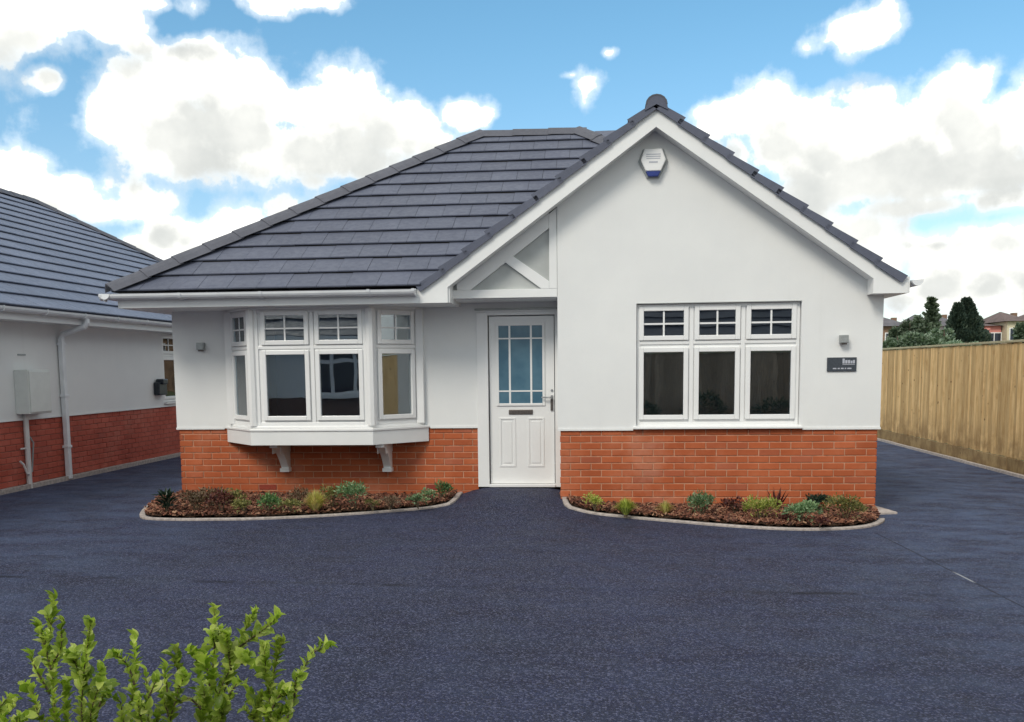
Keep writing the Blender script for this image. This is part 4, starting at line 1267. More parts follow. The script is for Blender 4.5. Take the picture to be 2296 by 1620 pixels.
# openings: one narrow window at the far end
nwx = (5.23, 6.6)
nwall.box(NX - .25, NX + .015, NY0, nwx[0], NBT, 2.32); nwall.box(NX - .25, NX + .015, nwx[1], NY1, NBT, 2.32)
nwall.box(NX - .25, NX + .015, nwx[0], nwx[1], 2.22, 2.32); nwall.box(NX - .25, NX + .015, nwx[0], nwx[1], NBT, 1.05)
nwall.box(NX - 8.1, NX - .25, NY0, NY0 + .25, NBT, 2.32); nwall.box(NX - 8.1, NX - .25, NY1 - .25, NY1, NBT, 2.32)
nwall.build('rendered_wall', M_RENDER, nh)
nb = MB().box(NX - .25, NX - .005, NY0, NY1, -.1, NBT - .012).box(NX - 8.1, NX - .25, NY0, NY0 + .24, -.1, NBT - .012).box(NX - 8.1, NX - .25, NY1 - .24, NY1, -.1, NBT - .012).build('brick_base', M_MORTAR2, nh)
MB().box(NX + .0155, NX + .026, NY0, NY1, NBT - .014, NBT + .01).build('render_bead', M_BOARD, nh)
MN = Matrix(((0, -1, 0, NX), (1, 0, 0, 0), (0, 0, 1, 0), (0, 0, 0, 1)))
nbr = lay(NY0, NY1, .1, NBT - .02, 0.05)
nbr.sort(key=lambda q: abs(q[0] - 1.2) + (2 if q[0] > 5.4 or q[0] < -1.6 else 0))
brick_front(nb, nbr[:300], 0.0, M_BRICK2, MN)
brick_joined('bricks', nb, nbr[300:], 0.0, M_BRICK2, MN)
# window at the far end
window_unit(nh, (NX - .02, nwx[0] + .01, 0), (0, 1, 0), (1, 0, 0), [(.07, .55, 1.155, 1.775), (.07, .55, 1.93, 2.14), (.72, 1.24, 1.155, 1.775), (.72, 1.24, 1.93, 2.14)], 1.35, 1.06, 2.215, 1.855, [.64], 'white casement window at the far end of the side wall')
MB().box(NX + .0, NX + .06, nwx[0] - .03, nwx[1] + .03, 1.03, 1.058).build('window_sill', M_UPVC, nh)
MB().box(NX - 6.7, NX - 1.6, NY0 + .26, NY1 - .26, .15, .2).build('floor', M_FLOOR, nh)
MB().box(NX - 1.7, NX - 1.6, NY0 + .26, NY1 - .26, .2, 2.3).build('inner_wall', M_ROOM, nh)
MB().box(NX - 1.6, NX - .26, NY0 + .26, NY1 - .26, 2.3, 2.32).build('ceiling', M_ROOM, nh)
# eaves
FX = NX + .33
MB().box(NX + .016, FX, NY0 - .3, NY1 + .3, 2.225, 2.24).build('soffit_board', M_BOARD, nh)
MB().box(FX, FX + .018, NY0 - .3, NY1 + .3, 2.223, 2.37).build('fascia_board', M_BOARD, nh)
ng = gutter_mb((FX + .078, NY0 - .35, 2.365), (FX + .078, NY1 + .35, 2.36), out=(1, 0, 0)).build('gutter', M_GUTTER, nh)
yb = NY0
while yb < NY1:
    MB().tube([(FX + .02, yb, 2.36), (FX + .03, yb, 2.31), (FX + .078, yb, 2.297), (FX + .13, yb, 2.31), (FX + .142, yb, 2.37)], .007, 5).build('gutter_bracket', M_GUTTER, ng); yb += .9
# roof
nt_ = .598; NEX = FX + .07; NEZ = 2.385; nrun = 4.42; NRX = NEX - nrun; NRZ = NEZ + nrun * nt_
NEY0, NEY1 = NY0 - .35, NY1 + .36
nroof = MB().add([(NEX, NEY0, NEZ), (NEX, NEY1, NEZ), (NRX, NEY1 - nrun, NRZ), (NRX, NEY0 + nrun, NRZ)], [(0, 1, 2, 3)])
nroof.add([(NRX - nrun, NEY0, NEZ), (NRX - nrun, NEY1, NEZ), (NRX, NEY1 - nrun, NRZ), (NRX, NEY0 + nrun, NRZ)], [(0, 3, 2, 1)])
nroof.add([(NEX, NEY1, NEZ), (NRX - nrun, NEY1, NEZ), (NRX, NEY1 - nrun, NRZ)], [(0, 1, 2)])
nroof.add([(NEX, NEY0, NEZ), (NRX, NEY0 + nrun, NRZ), (NRX - nrun, NEY0, NEZ)], [(0, 1, 2)])
nroof = nroof.build('roof', M_TILEB, nh, fix=False)
Nm = slope_matrix((NEX, NEY0, NEZ), (0, 1, 0), (-1, 0, nt_))
nrows = int(nrun * sqrt(1 + nt_**2) / GA + .999)
pl_n = [(Vector((NEX, NEY1, 0)), Vector((-1, 1, 0)).normalized()), (Vector((NEX, NEY0, 0)), Vector((-1, -1, 0)).normalized()), (Vector((NRX, 0, 0)), Vector((-1, 0, 0)))]
tile_slope(nroof, Nm, None, 0, NEY1 - NEY0, nrows, pl_n, M_TILEB, 290, lambda c: (0 if -1.8 < c.y else 50) + abs(c.y - 2))
cap_tiles(nroof, (NEX + .02, NEY1 + .02, NEZ + .03), (NRX, NEY1 - nrun, NRZ + .02), 'hip_tile', M_RIDGE, w_=.13, h=.05, L=.42, flat=True)
cap_tiles(nroof, (NRX, NEY0 + nrun, NRZ), (NRX, NEY1 - nrun + .05, NRZ), 'ridge_tile', M_RIDGE, w_=.13, h=.07, L=.43, flat=True)
# things on the neighbour's wall
def ny(y): return -10.477 + (y + 10.477) * 1.17
def nz_(z): return 1.585 + (z - 1.585) * 1.17
yy0, yy1, zz0, zz1 = ny(-.665), ny(-.235), nz_(1.138), nz_(1.617)
mb_ = empty('meter_box', (NX, (yy0+yy1)/2, zz0), 'cream wall mounted meter box on the white side wall of the neighbouring bungalow', 'meter box')
MB().box(NX + .016, NX + .20, yy0, yy1, zz0, zz1).build('case', M_CREAM, mb_, bevel=.008)
MB().box(NX + .2005, NX + .212, yy0 + .02, yy1 - .02, zz0 + .02, zz1 - .02).build('meter_door', M_CREAM, mb_, bevel=.006)
vb = empty('wall_vent', (NX, ny(-.5), nz_(1.77)), 'thin dark vent slot in the white wall above the meter box', 'vent')
MB().box(NX + .010, NX + .024, ny(-.57), ny(-.43), nz_(1.772), nz_(1.789)).build('slot', M_GREYBOX, vb)
cp = empty('conduit_pipe', (NX + .03, ny(-.53), .12), 'thin pale service pipe running from the meter box to the ground', 'pipe')
MB().tube([(NX + .045, ny(-.54), .10), (NX + .045, ny(-.535), zz0 + .005)], .034, 12).build('pipe', M_PIPE, cp, smooth=False)
MB().tube([(NX + .045, ny(-.54), .62), (NX + .03, ny(-.64), .62)], .012, 8).build('pipe_clip', M_PIPE, cp)
MB().tube([(NX + .06, ny(-.50), .76), (NX + .06, ny(-.44), .68), (NX + .03, ny(-.44), .42), (NX+.03, ny(-.46), .3)], .010, 6).build('cable', M_GREYBOX, cp)
MB().tube([(NX + .05, ny(-.54), .28), (NX + .08, ny(-.62), .30), (NX + .07, ny(-.66), .42), (NX + .05, ny(-.70), .47)], .014, 6).build('hose_tail', M_PIPE, cp)
dp = empty('downpipe', (NX + .06, ny(.25), .12), 'white square downpipe with swan neck on the neighbouring bungalow', 'downpipe')
yc = ny(.235); b = MB()
b.box(NX + .03, NX + .095, yc - .038, yc + .038, .12, 2.06); b.build('pipe', M_GUTTER, dp, bevel=.008)
MB().tube([(NX + .0625, yc, 2.03), (NX + .09, yc, 2.10), (FX + .05, yc + .05, 2.2), (FX + .078, yc + .06, 2.26), (FX + .078, yc + .06, 2.31)], .040, 10).build('swan_neck', M_GUTTER, dp)
for z_ in (.55, 1.25, 1.95): MB().box(NX + .0165, NX + .105, yc - .05, yc + .05, z_, z_ + .035).build('pipe_clip', M_GUTTER, dp, bevel=.004)
bb = empty('outdoor_socket', (NX + .02, ny(2.7), nz_(1.245)), 'black weatherproof socket box on the white wall beside the far window', 'socket')
MB().box(NX + .016, NX + .12, ny(2.60), ny(2.86), nz_(1.245), nz_(1.43)).build('case', M_BLACK, bb, bevel=.02)
MB().box(NX + .03, NX + .16, ny(2.66), ny(2.82), nz_(1.40), nz_(1.475)).build('lid', M_BLACK, bb, bevel=.015)
# edging along the neighbour
ke = empty('kerb', (NX + .05, 1, .1), 'pale concrete edging along the brick base of the neighbouring bungalow', None, kind='structure')
y = NY0
while y < NY1:
    y2 = min(NY1, y + .91)
    MB().box(NX + .006, NX + .075, y, y2 - .006, .0, .158 + random.uniform(-.003, .003)).build('edging_stone', M_KERB, ke, bevel=.004); y = y2

# ================================================================== FENCE (right)
FXX = 3.09
fence = empty('fence', (FXX, 4, 0), 'tall closeboard timber fence with vertical pale brown boards along the right side of the drive', 'fence')
def board_mesh(w_, h):
    b = MB(); b.add([(0, 0, 0), (.024, 0, 0), (.006, w_, 0), (0, w_, 0), (0, 0, h), (.024, 0, h), (.006, w_, h), (0, w_, h)], [(0,1,2,3)[::-1], (4,5,6,7), (0,4,5,1), (1,5,6,2), (2,6,7,3), (3,7,4,0)])
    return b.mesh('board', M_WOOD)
bms = [board_mesh(.100, 1.66), board_mesh(.096, 1.655), board_mesh(.104, 1.665)]
y = 1.6; i = 0; cnt = 0
fy1 = 14.0
while y < fy1:
    M = Matrix.Translation((FXX - .008 + random.uniform(-.004, .004), y, .19 + random.uniform(-.008, .004))) @ Matrix.Rotation(pi, 4, 'Z') @ Matrix.Translation((0, -.108, 0)) @ Matrix.Rotation(random.uniform(-.004, .004), 4, 'X')
    place('board', random.choice(bms), fence, M); y += .083 + random.uniform(-.004, .004)
b = MB(); y = -12.6
while y < 1.6:
    b.box(FXX - .022 + random.uniform(-.004, .004), FXX - .008, y, y + .105, .19, 1.85); y += .1
b.build('boards', M_WOOD, fence, kind='stuff')
y = -12.6
while y < fy1:
    y2 = min(fy1, y + 2.4)
    MB().box(FXX - .035, FXX + .0, y + .003, y2 - .003, -.06, .178).build('gravel_board', M_SLEEPER, fence, bevel=.004)
    MB().box(FXX - .045, FXX + .055, y, y2 - .004, 1.862, 1.897).build('capping_rail', M_WOODCAP, fence, bevel=.004)
    MB().box(FXX - .002, FXX + .08, y - .05, y + .05, -.2, 1.86).build('post', M_WOOD, fence)
    for z_ in (.4, 1.0, 1.65): MB().box(FXX - .007, FXX + .05, y + .05, y2 - .05, z_, z_ + .08).build('rail', M_WOOD, fence)
    y = y2
kf = empty('kerb', (2.95, 4, 0), 'pale concrete edging between the tarmac and the timber fence', None, kind='structure')
y = -12.6
while y < 14:
    MB().box(2.965, 3.02, y, y + .905, -.12, -.002 + random.uniform(-.004, .004)).build('edging_stone', M_KERB, kf, bevel=.004); y += .912

# fence and houses behind the camera (seen mirrored in the windows)
bf = empty('fence', (1.2, -13.1, 0), 'timber boundary fence behind the camera, mirrored brown in the gable window', 'fence')
M_WOOD2 = wood_mat('weathered_wood', (.30, .235, .18), (.48, .38, .29), (.15, .11, .08))
bbm = MB().box(0, .118, -.02, 0, 0, 1.83).mesh('board', M_WOOD2); x = -5.2
while x < 3.05:
    place('board', bbm, bf, Matrix.Translation((x, -13.09 + random.uniform(0, .01), .05))); x += .122
MB().box(-5.2, 3.1, -13.2, -13.05, 1.885, 1.92).build('capping_rail', M_WOODCAP, bf)
for x in (-5.2, -3.4, -1.6, .2, 2.0): MB().box(x, x + .1, -13.2, -13.101, 0, 1.88).build('post', M_WOOD, bf)

def plain_house(x0, x1, yf, yb, label, gable=None, zb=.9, ez=2.35, tt=.655, wins=(), bricks=M_BRICK2, dirn=1):
    """single storey house whose front looks along +Y (dirn 1)"""
    h = empty('bungalow', ((x0+x1)/2, (yf+yb)/2, 0), label, 'house')
    ya, yb_ = min(yf, yb), max(yf, yb)
    MB().box(x0, x1, ya, yb_, zb, ez).build('rendered_wall', M_RENDER, h)
    MB().box(x0 + .015, x1 - .015, ya + .015, yb_ - .015, -.2, zb).build('brick_base', bricks, h)
    o = .4; ex0, ex1, ey0, ey1 = x0 - o, x1 + o, ya - o, yb_ + o
    rn = min(ex1 - ex0, ey1 - ey0) / 2; rz = ez + rn * tt
    if ex1 - ex0 > ey1 - ey0: A1, A2 = (ex0 + rn, (ey0+ey1)/2, rz), (ex1 - rn, (ey0+ey1)/2, rz)
    else: A1, A2 = ((ex0+ex1)/2, ey0 + rn, rz), ((ex0+ex1)/2, ey1 - rn, rz)
    E = [(ex0, ey0, ez), (ex1, ey0, ez), (ex1, ey1, ez), (ex0, ey1, ez)]
    rb = MB()
    n = 12
    if ex1 - ex0 > ey1 - ey0: faces = [(E[0], E[1], A2, A1), (E[2], E[3], A1, A2), (E[1], E[2], A2, A2), (E[3], E[0], A1, A1)]
    else: faces = [(E[0], E[1], A1, A1), (E[2], E[3], A2, A2), (E[1], E[2], A2, A1), (E[3], E[0], A1, A2)]
    for (p, q, r_, s_) in faces:
        p, q, r_, s_ = map(Vector, (p, q, r_, s_)); nn = (q - p).cross(s_ - p).normalized()
        if nn.z < 0: nn = -nn
        for i in range(n):
            a, c = i / n, (i + 1) / n
            rb.add([p.lerp(s_, a) + nn*.045, q.lerp(r_, a) + nn*.045, q.lerp(r_, c) + nn*.01, p.lerp(s_, c) + nn*.01, p.lerp(s_, a), q.lerp(r_, a)], [(0,1,2,3), (4,5,1,0)])
    rf = rb.build('roof', M_RIDGE, h, fix=False)
    MB().box(ex0, ex1, ey0, ey1, ez - .02, ez - .001).build('soffit_board', M_BOARD, h)
    b_ = MB(); b_.box(ex0, ex1, ey0 - .02, ey0, ez - .14, ez + .02).box(ex0, ex1, ey1, ey1 + .02, ez - .14, ez + .02).box(ex0 - .02, ex0, ey0, ey1, ez - .14, ez + .02).box(ex1, ex1 + .02, ey0, ey1, ez - .14, ez + .02)
    b_.build('fascia_board', M_BOARD, h)
    return h
M_BRICK3 = simple('brown_brick', (.17, .10, .08), .85, .2, 12)
op = plain_house(-16.2, -5.6, -12.3, -19.5, bricks=M_BRICK3, label='white bungalow across the drive behind the camera, mirrored in the bay window')
def simple_win(parent, x0, x1, y, z0, z1, nrm=1, label=None):
    f = MB(); d0, d1 = (y, y + .05 * nrm); d0, d1 = min(d0, d1), max(d0, d1); n = max(1, round((x1-x0)/.6)); st = (x1-x0)/n
    f.box(x0, x1, d0, d1, z0, z0+.06).box(x0, x1, d0, d1, z1-.06, z1); f.box(x0, x1, d0, d1, z0 + (z1-z0)*.66 - .05, z0 + (z1-z0)*.66 + .05)
    for i in range(n + 1): f.box(max(x0, x0+i*st-.045), min(x1, x0+i*st+.045), d0 - .001, d1 + .001, z0, z1)
    o = f.build('window', M_UPVC, parent)
    MB().box(x0+.02, x1-.02, y + .01*nrm - .004, y + .01*nrm + .004, z0+.05, z1-.05).build('pane', M_DARKGL, o)
M_DARKGL = simple('dark_reflecting_glass', (.02, .03, .05), .05, .1)
simple_win(op, -9.95, -8.2, -12.3 + .001, .98, 2.2, 1)
MB().box(-10.05, -8.1, -12.299, -12.2, .88, .99).build('window_sill', M_BOARD, op)
MB().box(-13.4, -10.9, -12.299, -11.7, .9, 2.35).build('rendered_wall', M_RENDER, op)
MB().box(-13.39, -10.91, -12.299, -11.72, -.1, .9).build('brick_base', M_BRICK3, op)
op2 = plain_house(-4.6, 6.0, -16.5, -25, 'white bungalow with tall tiled roof behind the timber boundary fence')
simple_win(op2, -1.5, .6, -16.499, 1.0, 2.2, 1)

# ================================================================== DISTANCE (beyond the right fence)
def far_x(x): return -2.98 + (x + 2.98) * 1.21
def far_z(z): return 1.585 + (z - 1.585) * 1.21
FAR = 75.0
M_FROOF = simple('far_slate_roof', (.13, .12, .13), .8, .2, 1.2)
M_FROOF2 = simple('far_brown_roof', (.14, .10, .09), .8, .2, 1.2)
M_FPINK = simple('pink_render', (.62, .25, .22), .8, .1, 1)
M_FCREAM = simple('cream_render', (.62, .56, .40), .8, .08, 1)
M_FWHITE = simple('pale_render', (.60, .60, .60), .8, .08, 1)
M_FBRICK = simple('far_brick', (.24, .15, .10), .9, .2, 2)
def far_house(x0, x1, yo, eave, ridge, wallm, roofm, label, hip=True, apex=None, wins=2, wdark=M_DARKGL):
    h = empty('house', ((x0+x1)/2, FAR + yo, -.3), label, 'house', 'houses beyond the fence')
    MB().box(x0, x1, FAR + yo, FAR + yo + 7, -.4, eave).build('wall', wallm, h)
    ap = apex if apex is not None else (x0 + x1) / 2
    b_ = MB(); e = .35; E = [(x0-e, FAR+yo-e, eave), (x1+e, FAR+yo-e, eave), (x1+e, FAR+yo+7+e, eave), (x0-e, FAR+yo+7+e, eave)]
    if hip:
        T0 = (ap - .1, FAR+yo+3.4, ridge * 1.045 - .02); T1 = (ap + .1, FAR+yo+3.6, ridge * 1.045 - .02)
        b_.add(E + [T0, T1], [(0,1,5,4), (1,2,5), (2,3,4,5), (3,0,4)])
    else:
        T0 = (x0-e, FAR+yo+3.5, ridge); T1 = (x1+e, FAR+yo+3.5, ridge)
        b_.add(E + [T0, T1], [(0,1,5,4), (1,2,5), (2,3,4,5), (3,0,4)])
    rf = b_.build('roof', roofm, h, fix=True)
    MB().box(ap + .9, ap + 1.3, FAR+yo+3.2, FAR+yo+3.7, ridge - .9, ridge + .12).build('chimney', M_FBRICK, rf)
    w_ = (x1 - x0) / (wins + .0)
    for i in range(wins):
        xc = x0 + w_ * (i + .5)
        for zc in (eave - 1.1,):
            f = MB().box(xc - .62, xc + .62, FAR+yo-.06, FAR+yo, zc - .55, zc + .55).build('window', M_BOARD, h)
            MB().box(xc - .54, xc - .04, FAR+yo-.075, FAR+yo-.061, zc - .47, zc + .47).build('pane', wdark, f)
            MB().box(xc + .04, xc + .54, FAR+yo-.075, FAR+yo-.061, zc - .47, zc + .47).build('pane', wdark, f)
    return h
far_house(far_x(16.9), far_x(18.95), 0, far_z(4.18), far_z(4.79), M_FBRICK, M_FROOF, 'brown brick house with grey pyramid roof next to the bungalow corner', wins=1)
far_house(far_x(20.3), far_x(22.0), 3, far_z(4.22), far_z(5.02), M_FWHITE, M_FROOF, 'pale house with slate roof half hidden behind the trees', wins=2)
far_house(far_x(22.3), far_x(23.95), 5, far_z(4.3), far_z(5.15), M_FWHITE, M_FROOF, 'white house with slate roof just right of the dark conifer', wins=1, apex=far_x(22.9))
ph = far_house(far_x(23.75), far_x(25.62), 1, far_z(4.12), far_z(4.42), M_FPINK, M_FROOF2, 'pink terraced house with a lean brown roof', hip=False, wins=2)
MB().box(far_x(23.98), far_x(24.5), FAR - .2, FAR + .99, .2, far_z(3.95)).build('bay_front', M_FPINK, ph)
far_house(far_x(25.7), far_x(27.0), 0, far_z(4.40), far_z(5.0), M_FCREAM, M_FROOF2, 'cream house with brown hipped roof at the right edge', wins=1, apex=far_x(26.36))
far_house(far_x(27.8), far_x(30.5), 2, far_z(4.3), far_z(5.0), M_FWHITE, M_FROOF2, 'white house with brown roof beyond the right edge of the view', wins=2)

def crown_mb(pts_fn, n, leaf):
    b = MB()
    for i in range(n):
        p, d = pts_fn(); leaf_quad(b, p, d, rdir(), leaf * random.uniform(.6, 1.3), leaf * .6 * random.uniform(.7, 1.2))
    return b
TD = leaf_mat('conifer_leaf', [(.022,.042,.034), (.04,.066,.05), (.075,.10,.07)], .05, .6, .4)
TG = leaf_mat('laurel_leaf', [(.07,.12,.075), (.15,.22,.14), (.34,.42,.33)], .15, .4, .5)
TM = leaf_mat('garden_tree_leaf', [(.05,.08,.055), (.10,.14,.09), (.17,.21,.15)], .1, .5, .4)
def tree(kind, u, vtop, vbase, wpx, Y, mat_, label, n, leaf, seed=1, cat='tree', name='tree'):
    random.seed(seed)
    top = at(u, vtop, 1, Y); k = (top - CAM).dot(cF) / FPX; rw = wpx * k / 2; zb = at(u, vbase, 1, Y).z
    H = top.z - zb
    o = empty(name, (top.x, Y, -.25), label, cat)
    tr_ = MB(); tr_.tube([(top.x, Y, -.3), (top.x + .05, Y, zb + H * .4), (top.x, Y, top.z - H * .05)], [.05 * rw + .12, .03 * rw + .06, .02], 8)
    for i in range(10):
        a = random.random() * 6.28; z_ = zb + H * random.uniform(.1, .8); r_ = rw * (1 - (z_ - zb) / H) * .8
        tr_.tube([(top.x, Y, z_), (top.x + cos(a) * r_, Y + sin(a) * r_, z_ + r_ * .3)], [.03, .01], 5)
    tr_.build('trunk', M_BARK, o)
    if kind == 'cone':
        def fn():
            t = random.random() ** .8; r_ = rw * min(1, (1 - t) ** .95 * 1.3) * (1 + .18 * sin(t * 23) * .5); a = random.random() * 6.28
            q = sqrt(random.random()) * .25 + .75; q *= random.uniform(.9, 1.08)
            return Vector((top.x + cos(a)*r_*q, Y + sin(a)*r_*q, zb + H * t * random.uniform(.97, 1.0))), Vector((cos(a), sin(a), random.uniform(.2, 1.6)))
    elif kind == 'whorl':
        br_ = [(random.random()*6.28, q / 40.0, random.uniform(.55, 1.15)) for q in range(40)] + [(random.random()*6.28, random.random(), random.uniform(.4, .9)) for q in range(60)]
        def fn():
            a, t, s_ = random.choice(br_); f_ = random.random() ** .7; r_ = rw * (1.04 - t) ** .9 * s_ * f_
            return Vector((top.x + cos(a)*r_, Y + sin(a)*r_, zb + H*t - r_*.15)) + rdir()*rw*.15*(1.3 - f_), Vector((cos(a), sin(a), .3)) + rdir()*.5
    elif kind == 'sparse':
        br_ = [(random.random()*6.28, random.random(), random.uniform(.5, 1.1)) for _ in range(26)]
        def fn():
            a, t, s_ = random.choice(br_); r_ = rw * (1 - t) ** .7 * s_ * random.random() ** .6
            return Vector((top.x + cos(a)*r_, Y + sin(a)*r_, zb + H*t + r_*.25)) + rdir()*rw*.10, Vector((cos(a), sin(a), .7)) + rdir()*.5
    else:
        lumps = [Vector((random.uniform(-.8,.8)*rw, random.uniform(-.6,.6)*rw*.8, H*random.uniform(.15,.68))) for _ in range(16)]
        ls = [random.uniform(.22, .40) for _ in lumps]
        def fn():
            i = random.randrange(16); d = rdir(.1); c = lumps[i]
            p = Vector((top.x, Y, zb)) + c + Vector((d.x*rw*ls[i], d.y*rw*ls[i], d.z*H*ls[i]*.9)) * random.uniform(.7, 1.05)
            return p, d + rdir()*.7
    crown_mb(fn, n, leaf).build('crown', mat_, o, fix=False)
tree('cone', 2167, 674, 800, 94, 60, TD, 'dense dark green conifer standing above the fence', 9000, .34, 3)
tree('cone', 2148, 684, 780, 50, 59.5, TD, 'lower second tip of conifer leaning on the dense dark one', 2500, .32, 4)
tree('whorl', 2089, 668, 790, 66, 50, TM, 'thin spiky conifer with gaps left of the dense one', 2600, .26, 5)
tree('whorl', 2060, 712, 790, 44, 49, TM, 'small loose conifer beside the thin spiky one', 1500, .24, 6)
tree('bush', 2040, 722, 800, 76, 40, TM, 'dark round garden tree behind the fence near the bungalow corner', 6500, .26, 7)
tree('bush', 2012, 752, 800, 56, 34, TG, 'low laurel bush nearest the bungalow corner above the fence', 3500, .17, 8, 'shrub', 'bush')
tree('bush', 2075, 745, 800, 90, 33, TG, 'wide glossy laurel bush in the middle above the fence', 6500, .18, 9, 'shrub', 'bush')
tree('bush', 2117, 738, 800, 60, 35, TG, 'pale flowering laurel bush left of the dense conifer', 3600, .18, 10, 'shrub', 'bush')
tree('bush', 2165, 766, 800, 80, 31, TG, 'low pale leaved shrub right below the dense conifer', 2600, .15, 11, 'shrub', 'bush')
tree('bush', 2292, 722, 800, 26, 38, TM, 'dark slim tree cut by the right edge', 1500, .22, 12)
tree('bush', 2215, 772, 810, 70, 45, TM, 'low dark hedge shrub in front of the pink house', 2200, .22, 13, 'shrub', 'bush')
def back_shrub(x, y, h, r_, label):
    o = empty('shrub', (x, y, 0), label, 'shrub'); b = MB()
    for i in range(700):
        d = rdir(.1); p = Vector((x, y, h * .5)) + Vector((d.x * r_, d.y * r_ * .7, d.z * h * .5)) * random.uniform(.6, 1.0)
        leaf_quad(b, p, d + rdir() * .6, rdir(), .09, .05)
    b.build('foliage', TM, o, fix=False); MB().tube([(x, y, 0), (x, y, h * .6)], [.03, .01], 6).build('stem', M_BARK, o)
back_shrub(-1.9, -12.6, .75, .5, 'low dark shrub by the boundary fence behind the camera, nearest the drive')
back_shrub(-.4, -12.6, .95, .55, 'taller dark shrub by the boundary fence behind the camera')
back_shrub(1.3, -12.6, .8, .6, 'wide dark shrub by the boundary fence behind the camera, far from the drive')
# far hills and hedge line that close the horizon
random.seed(11)
hb = MB(); n = 60
for i in range(n + 1):
    a = rad(-75 + 150 * i / n); r_ = 600
    z_ = 8 + 5 * sin(i * .5) + 3 * sin(i * 1.3 + 1)
    for (rr, zz) in ((r_ - 260, -1), (r_, z_), (r_ + 60, z_ * .8)):
        hb.v.append((sin(a) * rr, cos(a) * rr, zz))
for i in range(n):
    for q in range(2): hb.f.append((i*3+q, (i+1)*3+q, (i+1)*3+q+1, i*3+q+1)); hb.mi.append(0)
hb.build('hills', simple('far_green_hill', (.09, .12, .08), .95, .2, .02), None, kind='structure', fix=False, smooth=True)

# ================================================================== FOREGROUND SHRUBS
random.seed(5)
SL = leaf_mat('fresh_shrub_leaf', [(.13,.20,.025), (.26,.35,.05), (.40,.48,.10), (.50,.54,.18)], .38, .38, 8)
def shrub_leaf_mesh():
    out = []
    for var in range(4):
        L = .037 * (.82 + .12 * var); w_ = .0108 + .0012 * var; n = 6; b = MB()
        for i in range(n + 1):
            t = i / n; ww = w_ * (sin(pi * min(1, t ** 1.5 * .97 + .02)) ** .55 if 0 < i < n else .08)
            z_ = -.010 * t * t * (1 + .5 * var) + .002
            fold = ww * (.35 + .12 * var)
            b.v += [(-ww, L * t, z_ + fold), (0, L * t, z_), (ww, L * t, z_ + fold)]
        for i in range(n):
            for q in (0, 1): b.f.append((i*3+q, i*3+q+1, (i+1)*3+q+1, (i+1)*3+q)); b.mi.append(0)
        out.append(b.mesh('leaf', SL, fix=False, smooth=True))
    return out
LEAVES = shrub_leaf_mesh()
